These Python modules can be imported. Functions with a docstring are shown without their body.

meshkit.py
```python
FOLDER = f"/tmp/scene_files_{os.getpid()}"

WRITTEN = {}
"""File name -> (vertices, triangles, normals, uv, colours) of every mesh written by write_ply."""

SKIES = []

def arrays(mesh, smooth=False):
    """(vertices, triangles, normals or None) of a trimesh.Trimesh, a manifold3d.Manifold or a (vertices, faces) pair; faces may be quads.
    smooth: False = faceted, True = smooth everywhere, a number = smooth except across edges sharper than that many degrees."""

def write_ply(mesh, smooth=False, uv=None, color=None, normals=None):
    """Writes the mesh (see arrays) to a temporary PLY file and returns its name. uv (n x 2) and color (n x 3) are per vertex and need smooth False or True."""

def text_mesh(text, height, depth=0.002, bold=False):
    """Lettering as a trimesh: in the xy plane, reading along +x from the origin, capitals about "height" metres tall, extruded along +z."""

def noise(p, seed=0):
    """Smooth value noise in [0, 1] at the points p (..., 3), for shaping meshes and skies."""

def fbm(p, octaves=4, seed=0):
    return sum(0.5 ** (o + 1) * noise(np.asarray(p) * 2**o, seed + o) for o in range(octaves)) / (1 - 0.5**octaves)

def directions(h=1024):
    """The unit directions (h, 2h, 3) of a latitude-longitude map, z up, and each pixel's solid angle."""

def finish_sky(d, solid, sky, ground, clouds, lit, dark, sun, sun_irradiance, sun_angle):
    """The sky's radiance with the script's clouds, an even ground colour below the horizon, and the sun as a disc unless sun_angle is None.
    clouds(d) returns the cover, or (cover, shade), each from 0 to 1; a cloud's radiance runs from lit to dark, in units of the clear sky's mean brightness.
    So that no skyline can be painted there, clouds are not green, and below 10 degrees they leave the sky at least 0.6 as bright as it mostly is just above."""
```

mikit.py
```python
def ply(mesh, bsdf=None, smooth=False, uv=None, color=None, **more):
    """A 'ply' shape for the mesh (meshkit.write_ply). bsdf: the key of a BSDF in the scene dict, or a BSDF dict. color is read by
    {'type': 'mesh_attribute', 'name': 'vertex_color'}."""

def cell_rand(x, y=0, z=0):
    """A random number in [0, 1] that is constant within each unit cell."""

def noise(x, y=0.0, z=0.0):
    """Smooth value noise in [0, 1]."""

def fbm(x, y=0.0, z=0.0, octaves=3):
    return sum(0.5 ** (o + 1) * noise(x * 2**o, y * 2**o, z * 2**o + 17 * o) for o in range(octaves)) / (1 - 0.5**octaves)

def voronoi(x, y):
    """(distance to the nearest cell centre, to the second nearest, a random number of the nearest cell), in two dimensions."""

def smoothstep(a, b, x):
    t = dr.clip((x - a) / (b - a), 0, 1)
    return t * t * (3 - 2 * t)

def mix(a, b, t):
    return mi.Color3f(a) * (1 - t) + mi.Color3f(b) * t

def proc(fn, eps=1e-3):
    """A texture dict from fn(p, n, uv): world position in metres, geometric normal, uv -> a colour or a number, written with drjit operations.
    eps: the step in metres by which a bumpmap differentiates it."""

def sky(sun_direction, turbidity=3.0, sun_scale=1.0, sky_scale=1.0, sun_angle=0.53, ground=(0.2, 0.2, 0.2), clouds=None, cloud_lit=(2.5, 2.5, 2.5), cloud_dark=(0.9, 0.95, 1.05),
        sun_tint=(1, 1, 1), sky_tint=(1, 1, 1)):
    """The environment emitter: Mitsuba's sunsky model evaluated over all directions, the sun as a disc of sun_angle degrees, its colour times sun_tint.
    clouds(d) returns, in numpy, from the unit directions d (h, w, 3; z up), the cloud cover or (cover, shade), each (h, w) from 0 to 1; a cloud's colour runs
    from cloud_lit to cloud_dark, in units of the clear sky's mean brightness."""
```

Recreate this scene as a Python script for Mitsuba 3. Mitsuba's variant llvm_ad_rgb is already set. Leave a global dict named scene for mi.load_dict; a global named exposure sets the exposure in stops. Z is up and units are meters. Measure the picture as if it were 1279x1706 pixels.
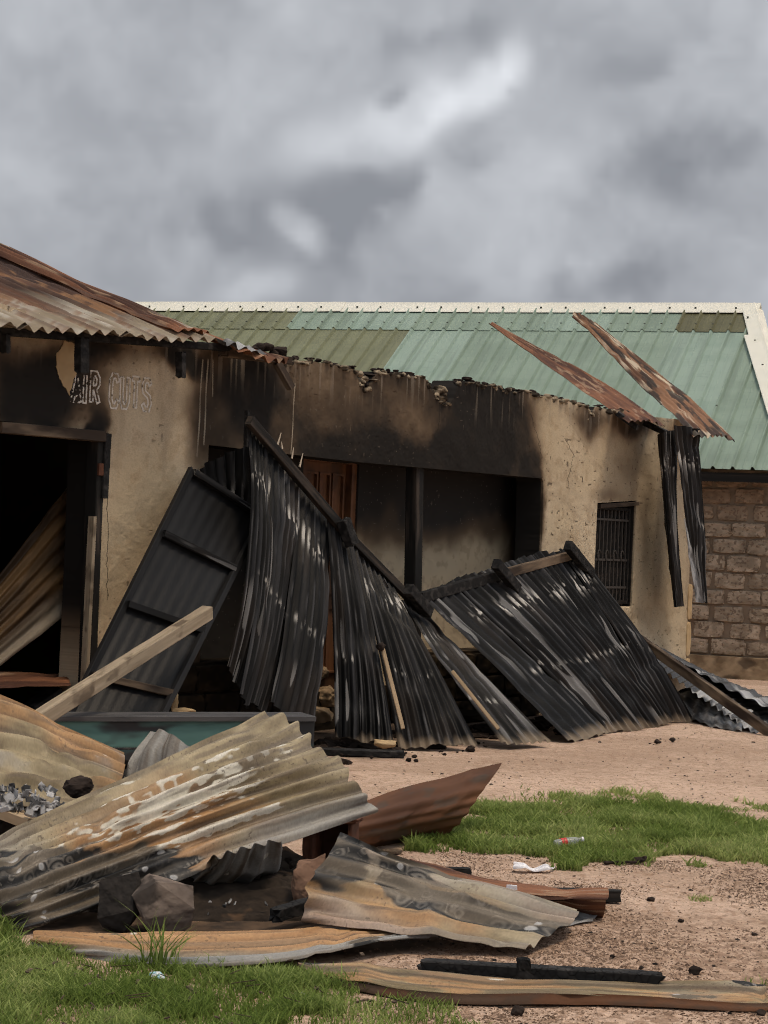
import math, random
import numpy as np, trimesh, drjit as dr, mitsuba as mi, mikit, meshkit
from scipy.interpolate import RectBivariateSpline, interp1d
from shapely import geometry as sg, ops as so, affinity, contains_xy
from mikit import noise, fbm, voronoi, cell_rand, smoothstep, mix, proc

T = mi.ScalarTransform4f
def P(*a): return np.array(a, float)
# ---------------------------------------------------------------- camera, sky, exposure
scene = {'type': 'scene'}
labels = {}
scene['camera'] = {'type': 'perspective', 'fov': 20.1458, 'fov_axis': 'x', 'near_clip': 0.1, 'far_clip': 4000.0,
    'to_world': T().look_at(origin=[0,0,1.5],target=[0.000000,0.999915,1.513054],up=[-0.039968,-0.013044,0.999116])}
exposure = 2.0
def sky_clouds(d):
    """overcast layer: brighter towards the zenith, broken by paler gaps and ragged darker cloud below them"""
    az = np.degrees(np.arctan2(d[..., 0], d[..., 1])); el = np.degrees(np.arcsin(np.clip(d[..., 2], -1, 1)))
    rot = np.array([[.80, .36, -.48], [-.60, .48, -.64], [0., .80, .60]])       # turns the noise lattice off the axes
    dr_ = d @ rot.T
    def billow(f, seed, octs=5):
        return sum(.5 ** (o + 1) * np.abs(meshkit.noise(dr_ * f * 2 ** o + 3.3 * o, seed + o) * 2 - 1) for o in range(octs)) / (1 - .5 ** octs)
    wp = np.stack([meshkit.fbm(dr_ * 22 + 5 * k, 4, 20 + k) - .5 for k in range(3)], -1)
    big = meshkit.fbm(dr_ * 9 + wp * .5 + 3.1, 5, 5)
    mid = meshkit.fbm(dr_ * 26 + wp * 1.2 + 9.7, 5, 11)
    puff = 1 - billow(20, 41)                                                    # rounded heads with sharp creases
    tiny = meshkit.fbm(dr_ * 75 + wp * 3, 3, 31)
    sh = 0.70 - 0.50 * np.clip(d[..., 2] - 0.08, 0, 1)
    sh = sh + (big - 0.5) * 0.34 + (mid - 0.5) * 0.34 + (puff - .62) * .22 + (tiny - .5) * .17
    def blob(a, e, ra, re, ang=0.0, crisp=0.0):
        x, y = az - a + wp[..., 0] * 2.2, el - e + wp[..., 1] * 1.6
        c, s = math.cos(math.radians(ang)), math.sin(math.radians(ang))
        x, y = x * c + y * s, -x * s + y * c
        g = np.exp(-((x / ra) ** 2 + (y / re) ** 2))
        if crisp:                                                                # a cloud with its own ragged outline, thinning inwards
            t = np.clip((g + (puff - .62) * 1.1 + (mid - .5) * .9 + (tiny - .5) * .45 - .30) / crisp, 0, 1); g = t * t * (3 - 2 * t) * (.45 + .55 * g)
        return g
    for a, e, ra, re, ang, amp, crisp in SKYBLOBS:
        sh = sh + amp * blob(a, e, ra, re, ang, crisp)
    return np.ones_like(sh), np.clip(sh, 0, 1)
SKYBLOBS = [(3.0, 12.4, .8, .9, -14, -.36, .9), (1.8, 11.5, 1.5, .7, 32, -.36, .9), (-.5, 10.8, 3.2, 1.3, 12, -.42, 1.0), (-2.7, 8.2, .6, .5, 0, -.38, .7), (-3.9, 6.6, 1.2, .7, 15, -.30, .9), (4.4, 9.2, 3.0, 2.2, 25, -.13, 0), (-5.2, 9.6, 1.4, 1.0, 0, -.10, .9),
            (-.7, 9.2, 2.1, .78, 12, .25, .7), (2.1, 10.2, 1.3, .8, 30, .17, .9), (-.3, 11.5, .6, .4, 0, .28, .8), (1.6, 12.9, 2.6, .6, 0, .12, .9), (7.6, 10.2, 2.8, 1.0, 18, .15, .9), (6.4, 12.5, 1.5, .5, 20, .13, .9),
            (-6.5, 11.0, 4.0, 2.6, 0, .07, 0), (-4.0, 8.2, 2.4, 1.0, 0, .12, .9), (5.8, 7.2, 2.8, .8, 8, .14, .9)]
scene['sky'] = mikit.sky((0.30, -0.22, 1.0), turbidity=5, sun_scale=0.30, sky_scale=1.0, sun_angle=16, ground=(.28, .2, .14), clouds=sky_clouds,
    cloud_lit=(1.60, 1.65, 1.73), cloud_dark=(0.398, 0.422, 0.478), sun_tint=(1.0, .96, .9))

# ---------------------------------------------------------------- frames of the two buildings
C, WD, ND, ZD = P(3.1167,21.9082,0.), P(0.53722,0.84344,0.), P(0.84344,-0.53722,0.), P(0, 0, 1)          # burnt house: right corner foot, along the wall, outward
def fp(s, t, z): return C + WD * s + ND * t + ZD * z
Q, GD, PG = P(4.131, 26.064, 0), P(.94552, -.32557, 0), P(.32557, .94552, 0)   # block house behind: foot, along, away
def qp(g, m, z): return Q + GD * g + PG * m + ZD * z

# ---------------------------------------------------------------- materials
def mat(name, col, rough=.85, bump=None, scale=.003, spec=.25, metallic=0.0, eps=1.5e-3, thin=False, **more):
    tex = lambda v: proc(v) if callable(v) else ({'type': 'rgb', 'value': list(v)} if isinstance(v, (tuple, list)) else v)
    b = {'type': 'principledthin' if thin else 'principled', 'base_color': tex(col), 'roughness': tex(rough), **more}
    if not thin: b.update(specular=spec, metallic=metallic)
    if bump: b = {'type': 'bumpmap', 'relief': proc(bump, eps), 'scale': scale, 'bsdf': b}
    scene['mat_' + name] = b if thin else {'type': 'twosided', 'bsdf': b}
    return 'mat_' + name
def band(x, a, b): return smoothstep(a, b, x)
def wall_st(p):
    x, y = p.x - C[0], p.y - C[1]
    return x * WD[0] + y * WD[1], p.z
SOOT = [((-9.919,2.391,0.659,0.319), .97, 4), ((-9.415,2.646,0.415,0.101), .75, 2), ((-8.475,2.736,0.497,0.123), .85, 4), ((-7.660,2.534,0.610,0.598), .97, 2), ((-8.099,2.205,0.180,0.292), .45, 2),
        ((-5.288,2.166,2.007,0.217), .93, 4), ((-6.042,2.664,1.120,0.349), .62, 4), ((-6.188,2.327,0.933,0.231), .72, 2), ((-4.197,2.607,0.863,0.467), .98, 4), ((-4.958,2.800,1.149,0.245), .55, 2), ((-6.505,2.078,0.574,0.182), .8, 2),
        ((-1.510,2.309,0.544,0.314), .42, 2), ((-2.388,2.746,0.313,0.165), .72, 2), ((-0.968,1.721,0.216,0.642), .35, 2), ((-1.480,2.713,0.844,0.137), .75, 2), ((-9.292,1.953,0.108,0.273), .95, 4), ((-9.329,1.307,0.072,0.894), .5, 4),
        ((-5.346,2.938,4.005,0.067), .5, 4), ((-3.441,1.815,0.263,0.631), .9, 4), ((-1.803,1.994,0.568,0.113), .4, 2), ((-1.317,0.845,0.788,0.081), .3, 2), ((-8.115,0.404,0.620,0.544), .85, 2)]
def soot_of(s, z):
    wx, wz = (fbm(s * 1.7, z * 1.7, 3.0, 6) - .5) * .6, (fbm(s * 1.7, z * 1.7, 8.0, 6) - .5) * .42
    clean = mi.Float(1.0)
    for (bs, bz, rs, rz), amp, pw in SOOT:
        a, b = dr.square((s + wx - bs) / rs), dr.square((z + wz - bz) / rz)
        if pw == 4: a, b = a * a, b * b
        clean = clean * (1 - amp * dr.exp(-(a + b)))
    return 1 - clean
DRIPS = [((-8.215,2.698), (-8.239,2.030), .010), ((-8.154,2.704), (-8.169,2.117), .011), ((-8.099,2.709), (-8.082,2.458), .008), ((-7.087,2.625), (-7.111,2.091), .008)]
CRACKS = [((-3.466,2.659), (-3.303,2.431)), ((-3.303,2.431), (-3.223,2.276)), ((-2.628,2.335), (-2.727,2.111)), ((-2.727,2.111), (-2.685,2.031)), ((-2.817,2.487), (-2.605,2.336)), ((-4.970,2.701), (-5.042,2.400)), ((-9.201,2.135), (-9.142,1.034))]
def seg_dist(s, z, a, b):
    dx, dz = b[0] - a[0], b[1] - a[1]
    t = dr.clip(((s - a[0]) * dx + (z - a[1]) * dz) / (dx * dx + dz * dz), 0, 1)
    return dr.sqrt(dr.square(s - a[0] - t * dx) + dr.square(z - a[1] - t * dz)), t
def plaster_col(p, n, uv):
    s, z = wall_st(p)
    tone = fbm(s * .9, z * .9, 1.0, 4); fine = fbm(s * 14, z * 14, 5.0, 3)
    c = mix((.475, .385, .26), (.60, .50, .36), smoothstep(.3, .7, tone))
    c = mix(c, (.36, .26, .16), smoothstep(.52, .75, fine) * .35)
    c = mix(c, (.33, .255, .18), smoothstep(.5, .78, fbm(s * 5, z * .8, 2.0, 3)) * .5)
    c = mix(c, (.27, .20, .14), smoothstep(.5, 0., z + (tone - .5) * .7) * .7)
    pit = smoothstep(.77, .84, noise(s * 30, z * 46, 3.3)) * smoothstep(.36, .58, noise(s * 2.3, z * 2.3, 7.7))
    c = mix(c, (.13, .10, .075), pit * .8)
    c = c * (.88 + .24 * noise(s * 130, z * 210, 4.0))
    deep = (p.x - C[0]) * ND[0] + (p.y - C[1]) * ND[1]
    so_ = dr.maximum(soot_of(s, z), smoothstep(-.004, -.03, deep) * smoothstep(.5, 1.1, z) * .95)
    grit = fbm(s * 6, z * 6, 4.0, 4)
    k = dr.clip(so_ * (.86 + .34 * grit) , 0, 1)
    brown = mix((.165, .115, .075), (.023, .021, .0195), smoothstep(.45, .97, k))
    c = mix(c, brown, smoothstep(.04, .72, k))
    chip = smoothstep(.90, .94, noise(s * 40, z * 48, 9.1)) * smoothstep(.55, .7, noise(s * 1.9, z * 1.9, 1.7)) * smoothstep(.4, .8, k)
    c = mix(c, (.16, .13, .10), chip * .6)
    streak = smoothstep(.62, .82, noise(s * 34, z * 1.3, 6.0)) * smoothstep(2.45, 2.82, z)
    c = mix(c, (.30, .255, .205), streak * .45)
    for a, b, r in DRIPS:
        d, t = seg_dist(s + (noise(z * 4, s * 0, 1.0) - .5) * .012, z, a, b)
        c = mix(c, (.42, .36, .28), smoothstep(r, r * .4, d) * (.35 + .5 * noise(z * 22, 2.0)))
    for a, b in CRACKS:
        d, t = seg_dist(s + (noise(z * 30, 1.0) - .5) * .025, z, a, b)
        c = mix(c, (.03, .025, .02), smoothstep(.006, .002, d) * .75)
    return c
def plaster_bump(p, n, uv):
    s, z = wall_st(p)
    pit = smoothstep(.77, .84, noise(s * 30, z * 46, 3.3)) * smoothstep(.36, .58, noise(s * 2.3, z * 2.3, 7.7))
    return fbm(s * 9, z * 9, 1.0, 3) * 1.2 + fbm(s * 45, z * 45, 2.0, 2) * .35 - pit * .9 + fbm(s * 2.2, z * 2.2, 3.0, 2) * 3
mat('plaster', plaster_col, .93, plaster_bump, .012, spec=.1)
DOORS, JAMBS = (-5.959,1.481)[0], (-2.869,1.548)[0]
def back_col(p, n, uv):                    # wall at the back of the porch: sooted down to chest height
    s, z = wall_st(p)
    tone = fbm(s * 1.4, z * 1.4, 1.0, 4); fine = fbm(s * 16, z * 16, 2.0, 3)
    c = mix((.53, .415, .27), (.64, .52, .36), tone)
    c = mix(c, (.30, .22, .14), smoothstep(.5, .75, fine) * .4)
    k = dr.maximum(smoothstep(1.30, 1.86, z + (tone - .5) * .55), dr.maximum(smoothstep(DOORS - .1, DOORS - .4, s + (tone - .5) * .4), smoothstep(JAMBS - .25, JAMBS + .1, s + (tone - .5) * .3) * .95))
    c = mix(c, mix((.13, .092, .060), (.036, .033, .031), smoothstep(.45, .95, k)), smoothstep(.0, .6, k))
    c = mix(c, (.20, .17, .14), smoothstep(.90, .94, noise(s * 44, z * 52, 9.1)) * smoothstep(.5, .7, k) * .5)
    return c
mat('porch_plaster', back_col, .93, plaster_bump, .007, spec=.1)
mat('room_soot', lambda p, n, uv: mix((.010, .0095, .009), (.028, .024, .021), fbm(p.x * 3, p.y * 3, p.z * 3, 3)), .95, spec=.05)
def mud_col(p, n, uv):
    f_ = fbm(p.x * 9, p.y * 9, p.z * 9, 4)
    c = mix((.20, .14, .085), (.42, .31, .20), smoothstep(.25, .75, f_))
    return mix(c, (.06, .045, .035), smoothstep(.6, .75, fbm(p.x * 5 + 3, p.y * 5, p.z * 5, 3)) * .7)
mud_bump = lambda p, n, uv: fbm(p.x * 28, p.y * 28, p.z * 28, 4) + 2 * fbm(p.x * 8, p.y * 8, p.z * 8, 2)
mat('mud', mud_col, .95, mud_bump, .012, spec=.05)
mat('sooty_mud', lambda p, n, uv: mix((.035, .028, .022), (.33, .27, .195), smoothstep(.38, .68, fbm(p.x * 14, p.y * 14, p.z * 18, 4))), .95, mud_bump, .010, spec=.05)
mat('bare_mud', lambda p, n, uv: mix((.40, .28, .155), (.56, .42, .25), fbm(p.x * 12, p.y * 12, p.z * 12, 3)), .95, mud_bump, .006, spec=.05)
def block_col(p, n, uv):
    f_ = fbm(p.x * 11, p.z * 13, p.y * 3, 4); r = cell_rand(uv.x * 977, 1, 2)
    c = mix((.29, .225, .165), (.53, .425, .32), smoothstep(.25, .78, f_)) * (.86 + .26 * r)
    c = mix(c, (.17, .125, .09), smoothstep(.58, .72, fbm(p.x * 40, p.z * 40, 3.0, 2)) * .75)
    return mix(c, (.26, .155, .095), smoothstep(1.9, 2.5, p.z + f_ * .4) * .5)
mat('block', block_col, .95, lambda p, n, uv: fbm(p.x * 30, p.z * 34, p.y * 20, 4) * 1.6 + smoothstep(.5, .75, fbm(p.x * 55, p.z * 60, 1.0, 2)) * -.5, .016, spec=.05)
mat('mortar', lambda p, n, uv: mix((.20, .152, .11), (.34, .262, .195), fbm(p.x * 10, p.z * 10, p.y * 10, 3)), .95, mud_bump, .010, spec=.05)
mat('dark_block', lambda p, n, uv: mix((.022, .018, .014), (.13, .09, .055), smoothstep(.4, .85, fbm(p.x * 8, p.y * 8, p.z * 10, 4)) * (.35 + .65 * smoothstep(-5.4, -4.9, (p.x - C[0]) * WD[0] + (p.y - C[1]) * WD[1]))), .95, mud_bump, .012, spec=.05)

def ridge(v): return dr.sin(v * (2 * math.pi / .0762)) * .5 + .5      # 1 on the ridges, 0 in the valleys, where dirt tone and painted-in shade deepen the contrast
# --- sheet metal (uv in metres: u along the corrugations, v across; plus a whole-number offset per sheet)
def charred_col(p, n, uv):
    u, v = uv.x, uv.y
    a = fbm(u * 1.1, v * 30, 1.0, 3); b = fbm(u * 2.0, v * 5, 9.0, 3); c_ = noise(u * 24, v * 70, 4.0)
    c = mix((.0045, .0047, .0052), (.032, .033, .037), smoothstep(.48, .82, a) * .9)
    c = mix(c, (.034, .026, .021), smoothstep(.50, .78, b) * .5)
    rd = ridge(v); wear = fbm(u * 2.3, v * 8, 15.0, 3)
    c = mix(c * .62, c, smoothstep(.0, .6, rd))  # valleys darkened in colour to strengthen the ridge shading
    c = mix(c, (.105, .106, .112), smoothstep(.72, 1.0, rd) * smoothstep(.46, .70, wear * .6 + noise(u * 7, v * 30, 12.0) * .4) * .5)
    ul = u - dr.floor(u / 10) * 10
    for u0, wd, amt in ((.36, .070, .9), (1.02, .028, .5)):
        x = (ul - u0 - .10 * (noise(v * 5.5, 3.0) - .5)) / wd
        m = dr.exp(-x * x) * smoothstep(.35, .8, rd) * smoothstep(.46, .62, noise(v * 46, ul * 9, 6.0) * .65 + noise(v * 110, ul * 34, 2.0) * .35) * smoothstep(.3, .55, noise(v * 6, uv.x * 1.7, 11.0))
        c = mix(c, (.60, .585, .55), dr.clip(m * amt * 1.2, 0, .85))
    c = mix(c, (.33, .33, .33), smoothstep(.74, .80, noise(v * 40, u * 2.2, 8.0)) * smoothstep(.55, .7, noise(v * 3, u * 1.2, 5.0)) * .5)
    dust = smoothstep(.11, .03, p.z + (noise(v * 26, 1.0) - .5) * .07 + (noise(v * 4, 7.) - .5) * .05)
    return mix(c, (.30, .24, .175), dust * .7)
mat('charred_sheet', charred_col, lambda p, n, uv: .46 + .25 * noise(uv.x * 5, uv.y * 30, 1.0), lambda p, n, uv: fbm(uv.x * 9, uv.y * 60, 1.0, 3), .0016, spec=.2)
mat('door_metal', lambda p, n, uv: mix((.0065, .0065, .007), (.017, .017, .018), fbm(uv.x * 3, uv.y * 12, 1.0, 3)), .5, lambda p, n, uv: fbm(uv.x * 20, uv.y * 20, 1.0, 3), .001, spec=.2)
def rust_roof_col(p, n, uv):
    u, v = uv.x, uv.y
    a = fbm(u * 1.2, v * 9, 1.0, 4); b = fbm(u * 3.5, v * 22, 4.0, 3); rp = noise(u * 34, v * 15, 2.0)
    rd = ridge(v)
    rust = mix((.034, .016, .011), (.125, .056, .032), smoothstep(.3, .72, a))
    rust = mix(rust, (.30, .16, .075), smoothstep(.56, .74, b) * .7)
    pale = mix((.26, .215, .155), (.43, .405, .35), smoothstep(.35, .7, b))
    pale = mix(pale, (.21, .12, .07), smoothstep(.42, .66, rp * .16 + b * .45 + a * .42) * .85)
    left = smoothstep(-8.9, -10.3, (p.x - C[0]) * WD[0] + (p.y - C[1]) * WD[1])
    k = smoothstep(.72, .05, u - left * .42 + (a - .5) * .9 + (b - .5) * .5)
    return mix(mix(rust, pale, k), (.050, .028, .019), smoothstep(.5, .0, rd) * .6 * smoothstep(.25, .6, a))  # dark valley tone doubles as painted shading between ridges
mat('rust_roof', rust_roof_col, .72, lambda p, n, uv: fbm(uv.x * 30, uv.y * 30, 1.0, 3), .002, spec=.3)
def rust_dark_col(p, n, uv):
    a = fbm(uv.x * 1.4, uv.y * 12, 1.0, 4); b = fbm(uv.x * 4, uv.y * 30, 4.0, 3)
    c = mix((.055, .022, .013), (.20, .085, .042), smoothstep(.3, .72, a))
    return mix(c, (.33, .22, .14), smoothstep(.60, .75, b) * .6)
mat('rust_dark', rust_dark_col, .72, lambda p, n, uv: fbm(uv.x * 30, uv.y * 30, 1.0, 3), .002, spec=.3)
mat('rust_plain', lambda p, n, uv: mix(mix((.050, .021, .011), (.165, .070, .030), fbm(uv.x * 1.6, uv.y * 7, 1.0, 4)), (.05, .04, .03), smoothstep(.5, .7, fbm(uv.x * 5, uv.y * 18, 4.0, 4)) * .6), .7, lambda p, n, uv: fbm(uv.x * 30, uv.y * 30, 1.0, 3), .002, spec=.3)
def rust_pale_col(p, n, uv):              # rust with burnt black and bleached streaks
    a = fbm(uv.x * 1.2, uv.y * 10, 1.0, 4); b = fbm(uv.x * 3, uv.y * 34, 4.0, 3); d = fbm(uv.x * 2.2 + 4, uv.y * 7, 7.0, 4)
    c = mix((.075, .034, .02), (.24, .125, .068), smoothstep(.3, .7, a))
    c = mix(c, (.50, .42, .32), smoothstep(.48, .64, b) * smoothstep(.36, .58, d))
    return mix(c, (.02, .018, .017), smoothstep(.50, .60, fbm(uv.x * 2.6 + 9, uv.y * 13, 2.0, 4)) * .85)
mat('rust_pale', rust_pale_col, .7, lambda p, n, uv: fbm(uv.x * 30, uv.y * 30, 1.0, 3), .002, spec=.3)
def weathered(zone, vs=1.0):
    """galvanised sheet gone khaki and orange, with bleached paint, and scorched rings where zone(u, v) says so"""
    def f_(p, n, uv):
        u, v = uv.x, uv.y
        a = fbm(u * 1.6, v * 6, 1.0, 4); b = fbm(u * 5, v * 16, 4.0, 4); d = fbm(u * 2.4, v * 2.4, 7.0, 4); g = noise(u * 60, v * 60, 2.0)
        orange, pale, char, grey = zone(u, v * vs, a, b, d); rd = ridge(v); grit = noise(u * 170, v * 210, 8.0)
        fine = fbm(u * 7, v * 34, 3.0, 3); st = fbm(u * 1.3, v * 22, 6.0, 3)
        c = mix((.155, .118, .064), (.37, .305, .19), smoothstep(.28, .72, b * .6 + fine * .4))
        c = mix(c, mix((.26, .130, .050), (.50, .30, .145), fine), orange)
        c = mix(c, mix((.20, .205, .205), (.36, .355, .335), a * .5 + fine * .5), grey)
        c = mix(c, (.15, .115, .08), smoothstep(.52, .75, st) * .55)
        c = mix(c, (.085, .062, .042), smoothstep(.55, .05, rd) * smoothstep(.30, .62, a * .5 + st * .5) * .75)  # brown valley dirt that also paints in the ridge shade
        c = mix(c, mix((.50, .48, .40), (.68, .66, .59), fine), smoothstep(.50, .55, (b * .35 + fine * .35 + noise(u * 24, v * 90, 3.0) * .3) * .58 + pale * .5 + (rd - .5) * .07) * .9)
        c = mix(c, (.075, .055, .04), smoothstep(.78, .90, noise(u * 95, v * 150, 2.0)) * smoothstep(.45, .6, d) * .6)
        c = mix(c, (.10, .075, .055), smoothstep(.60, .78, fbm(u * 3.5, v * 46, 11.0, 3)) * .55)
        wx = 1.1 * noise(u * 9, v * 9, 1.0)
        f1, f2, wh = voronoi(u * 17 + wx, v * 30 + 1.1 * noise(u * 9, v * 9, 5.0))
        ring = dr.sin(f1 * 13 + wh * 6 + fine * 9) * .5 + .5
        cc = mix((.013, .0125, .012), (.15, .137, .12), ring * smoothstep(.45, .85, wh) * smoothstep(.3, .6, b))
        cc = mix(cc, (.27, .22, .16), smoothstep(.52, .68, fbm(u * 2.2, v * 17, 14.0, 3)) * .45)
        cc = mix(cc, (.52, .53, .54), smoothstep(.90, .94, wh) * smoothstep(.38, .22, f1) * .6)
        return mix(c, cc, smoothstep(.40, .58, char + (b - .5) * .7 + (fine - .5) * .6 - (rd - .5) * .22)) * (.88 + .24 * grit)
    return f_
wbump = lambda p, n, uv: fbm(uv.x * 22, uv.y * 22, 1.0, 4)
mat('sheet_big', weathered(lambda u, v, a, b, d: (smoothstep(.70, .30, dr.abs(u - .85) + (d - .5) * .9) * smoothstep(1.0, .6, v + (a - .5) * .5) * .95,
    dr.clip(dr.exp(-dr.square((u - 1.20 + v * .1) / .60) - dr.square((v - .72) / .30)) * 1.0 + dr.exp(-dr.square((u - 1.1) / .5) - dr.square((v - .28) / .05)) * .8 + (a - .5) * .6, 0, 1) * .80,
    smoothstep(1.5, .6, u + v * .95 + (d - .5) * .6) * 1.15 + smoothstep(.70, .76, d) * .3,
    dr.maximum(smoothstep(.30, .05, v + (d - .5) * .3) * smoothstep(.9, 1.4, u) * .8, smoothstep(.5, .25, u) * .4)), 1.65), .5, wbump, .0018, spec=.45)
mat('sheet_khaki', weathered(lambda u, v, a, b, d: (smoothstep(.42, .62, a * .6 + d * .45) * .9, smoothstep(.64, .8, a) * .35, smoothstep(.66, .8, d) * .8, smoothstep(.6, .8, b) * .5)), .55, wbump, .0018, spec=.4)
mat('sheet_scorched', weathered(lambda u, v, a, b, d: (smoothstep(.36, .55, d) * smoothstep(.34, .0, v) + smoothstep(.46, .6, a) * .85 + smoothstep(.9, 1.3, u) * .4, smoothstep(.6, .8, b) * .12,
    smoothstep(.26, .10, u + (d - .5) * .35) * smoothstep(.06, .2, v) * .95 + dr.exp(-dr.square((v - .19 + (u - .6) * .06) / .045)) * smoothstep(.2, .35, u) * smoothstep(1.3, 1.0, u) * 1.6 + smoothstep(.56, .66, d) * .62, smoothstep(.30, .55, a) * .6)), .5, wbump, .0018, spec=.45)
mat('sheet_orange', weathered(lambda u, v, a, b, d: (smoothstep(1.75, 1.2, u + (d - .5) * .7) * smoothstep(.1, .16, v + (a - .5) * .08), smoothstep(.7, .85, b) * .2, smoothstep(.68, .8, d) * .4 + smoothstep(1.0, 1.5, u) * smoothstep(.5, .65, d) * .8, smoothstep(.16, .08, v + (a - .5) * .08) + smoothstep(1.2, 1.7, u) * .7)), .55, wbump, .0018, spec=.4)
mat('sheet_rim', weathered(lambda u, v, a, b, d: (smoothstep(.4, .6, b) * .8, smoothstep(.6, .8, b) * .25, smoothstep(.60, .72, d) * .9, smoothstep(.5, .7, d) * .3)), .7, wbump, .002, spec=.3)
mat('sheet_grey', weathered(lambda u, v, a, b, d: (mi.Float(0), smoothstep(.6, .8, b) * .3, smoothstep(.52, .7, d) * .85, mi.Float(.9))), .6, wbump, .0022, spec=.35)
def inner_col(p, n, uv):
    a = fbm(uv.x * 1.5, uv.y * 10, 1.0, 4)
    c = mix((.045, .024, .010), (.185, .105, .042), smoothstep(.3, .7, a))
    return mix(c, (.24, .20, .15), smoothstep(.14, .03, uv.y))
mat('sheet_inner', inner_col, .6, wbump, .002, spec=.35)
mat('zinc_dark', lambda p, n, uv: mix((.03, .03, .031), (.34, .345, .35), smoothstep(.40, .68, fbm(uv.x * 3 + 2, uv.y * 9, 1.0, 4)) * smoothstep(1.6, .0, uv.x - dr.floor(uv.x / 10) * 10)), .5, wbump, .0015, spec=.4)
mat('bright_zinc', lambda p, n, uv: mix((.05, .05, .052), (.33, .335, .34), smoothstep(.38, .66, fbm(uv.x * 5, uv.y * 12, 1.0, 4))), .5, wbump, .0015, spec=.5)
def paint(base, dark):
    def f_(p, n, uv):
        a = fbm(uv.x * 1.2, uv.y * 3.5, 1.0, 4); b = fbm(uv.x * 8, uv.y * 26, 2.0, 3)
        c = mix(base, dark, smoothstep(.35, .75, a) * .6)
        c = mix(c, tuple(.72 * x for x in base), smoothstep(.5, .78, fbm(uv.x * 13, uv.y * .7, 9.0, 3)) * .7)
        return mix(c, tuple(.62 * x for x in base), smoothstep(.62, .85, b) * .22)
    return f_
mat('green_paint', paint((.228, .305, .248), (.185, .252, .203)), .5, spec=.25)
mat('pale_green_paint', paint((.262, .350, .298), (.215, .30, .25)), .5, spec=.25)
mat('olive_paint', paint((.178, .192, .115), (.145, .155, .092)), .5, spec=.25)
mat('dark_olive_paint', paint((.120, .118, .062), (.095, .092, .048)), .5, spec=.25)
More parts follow.
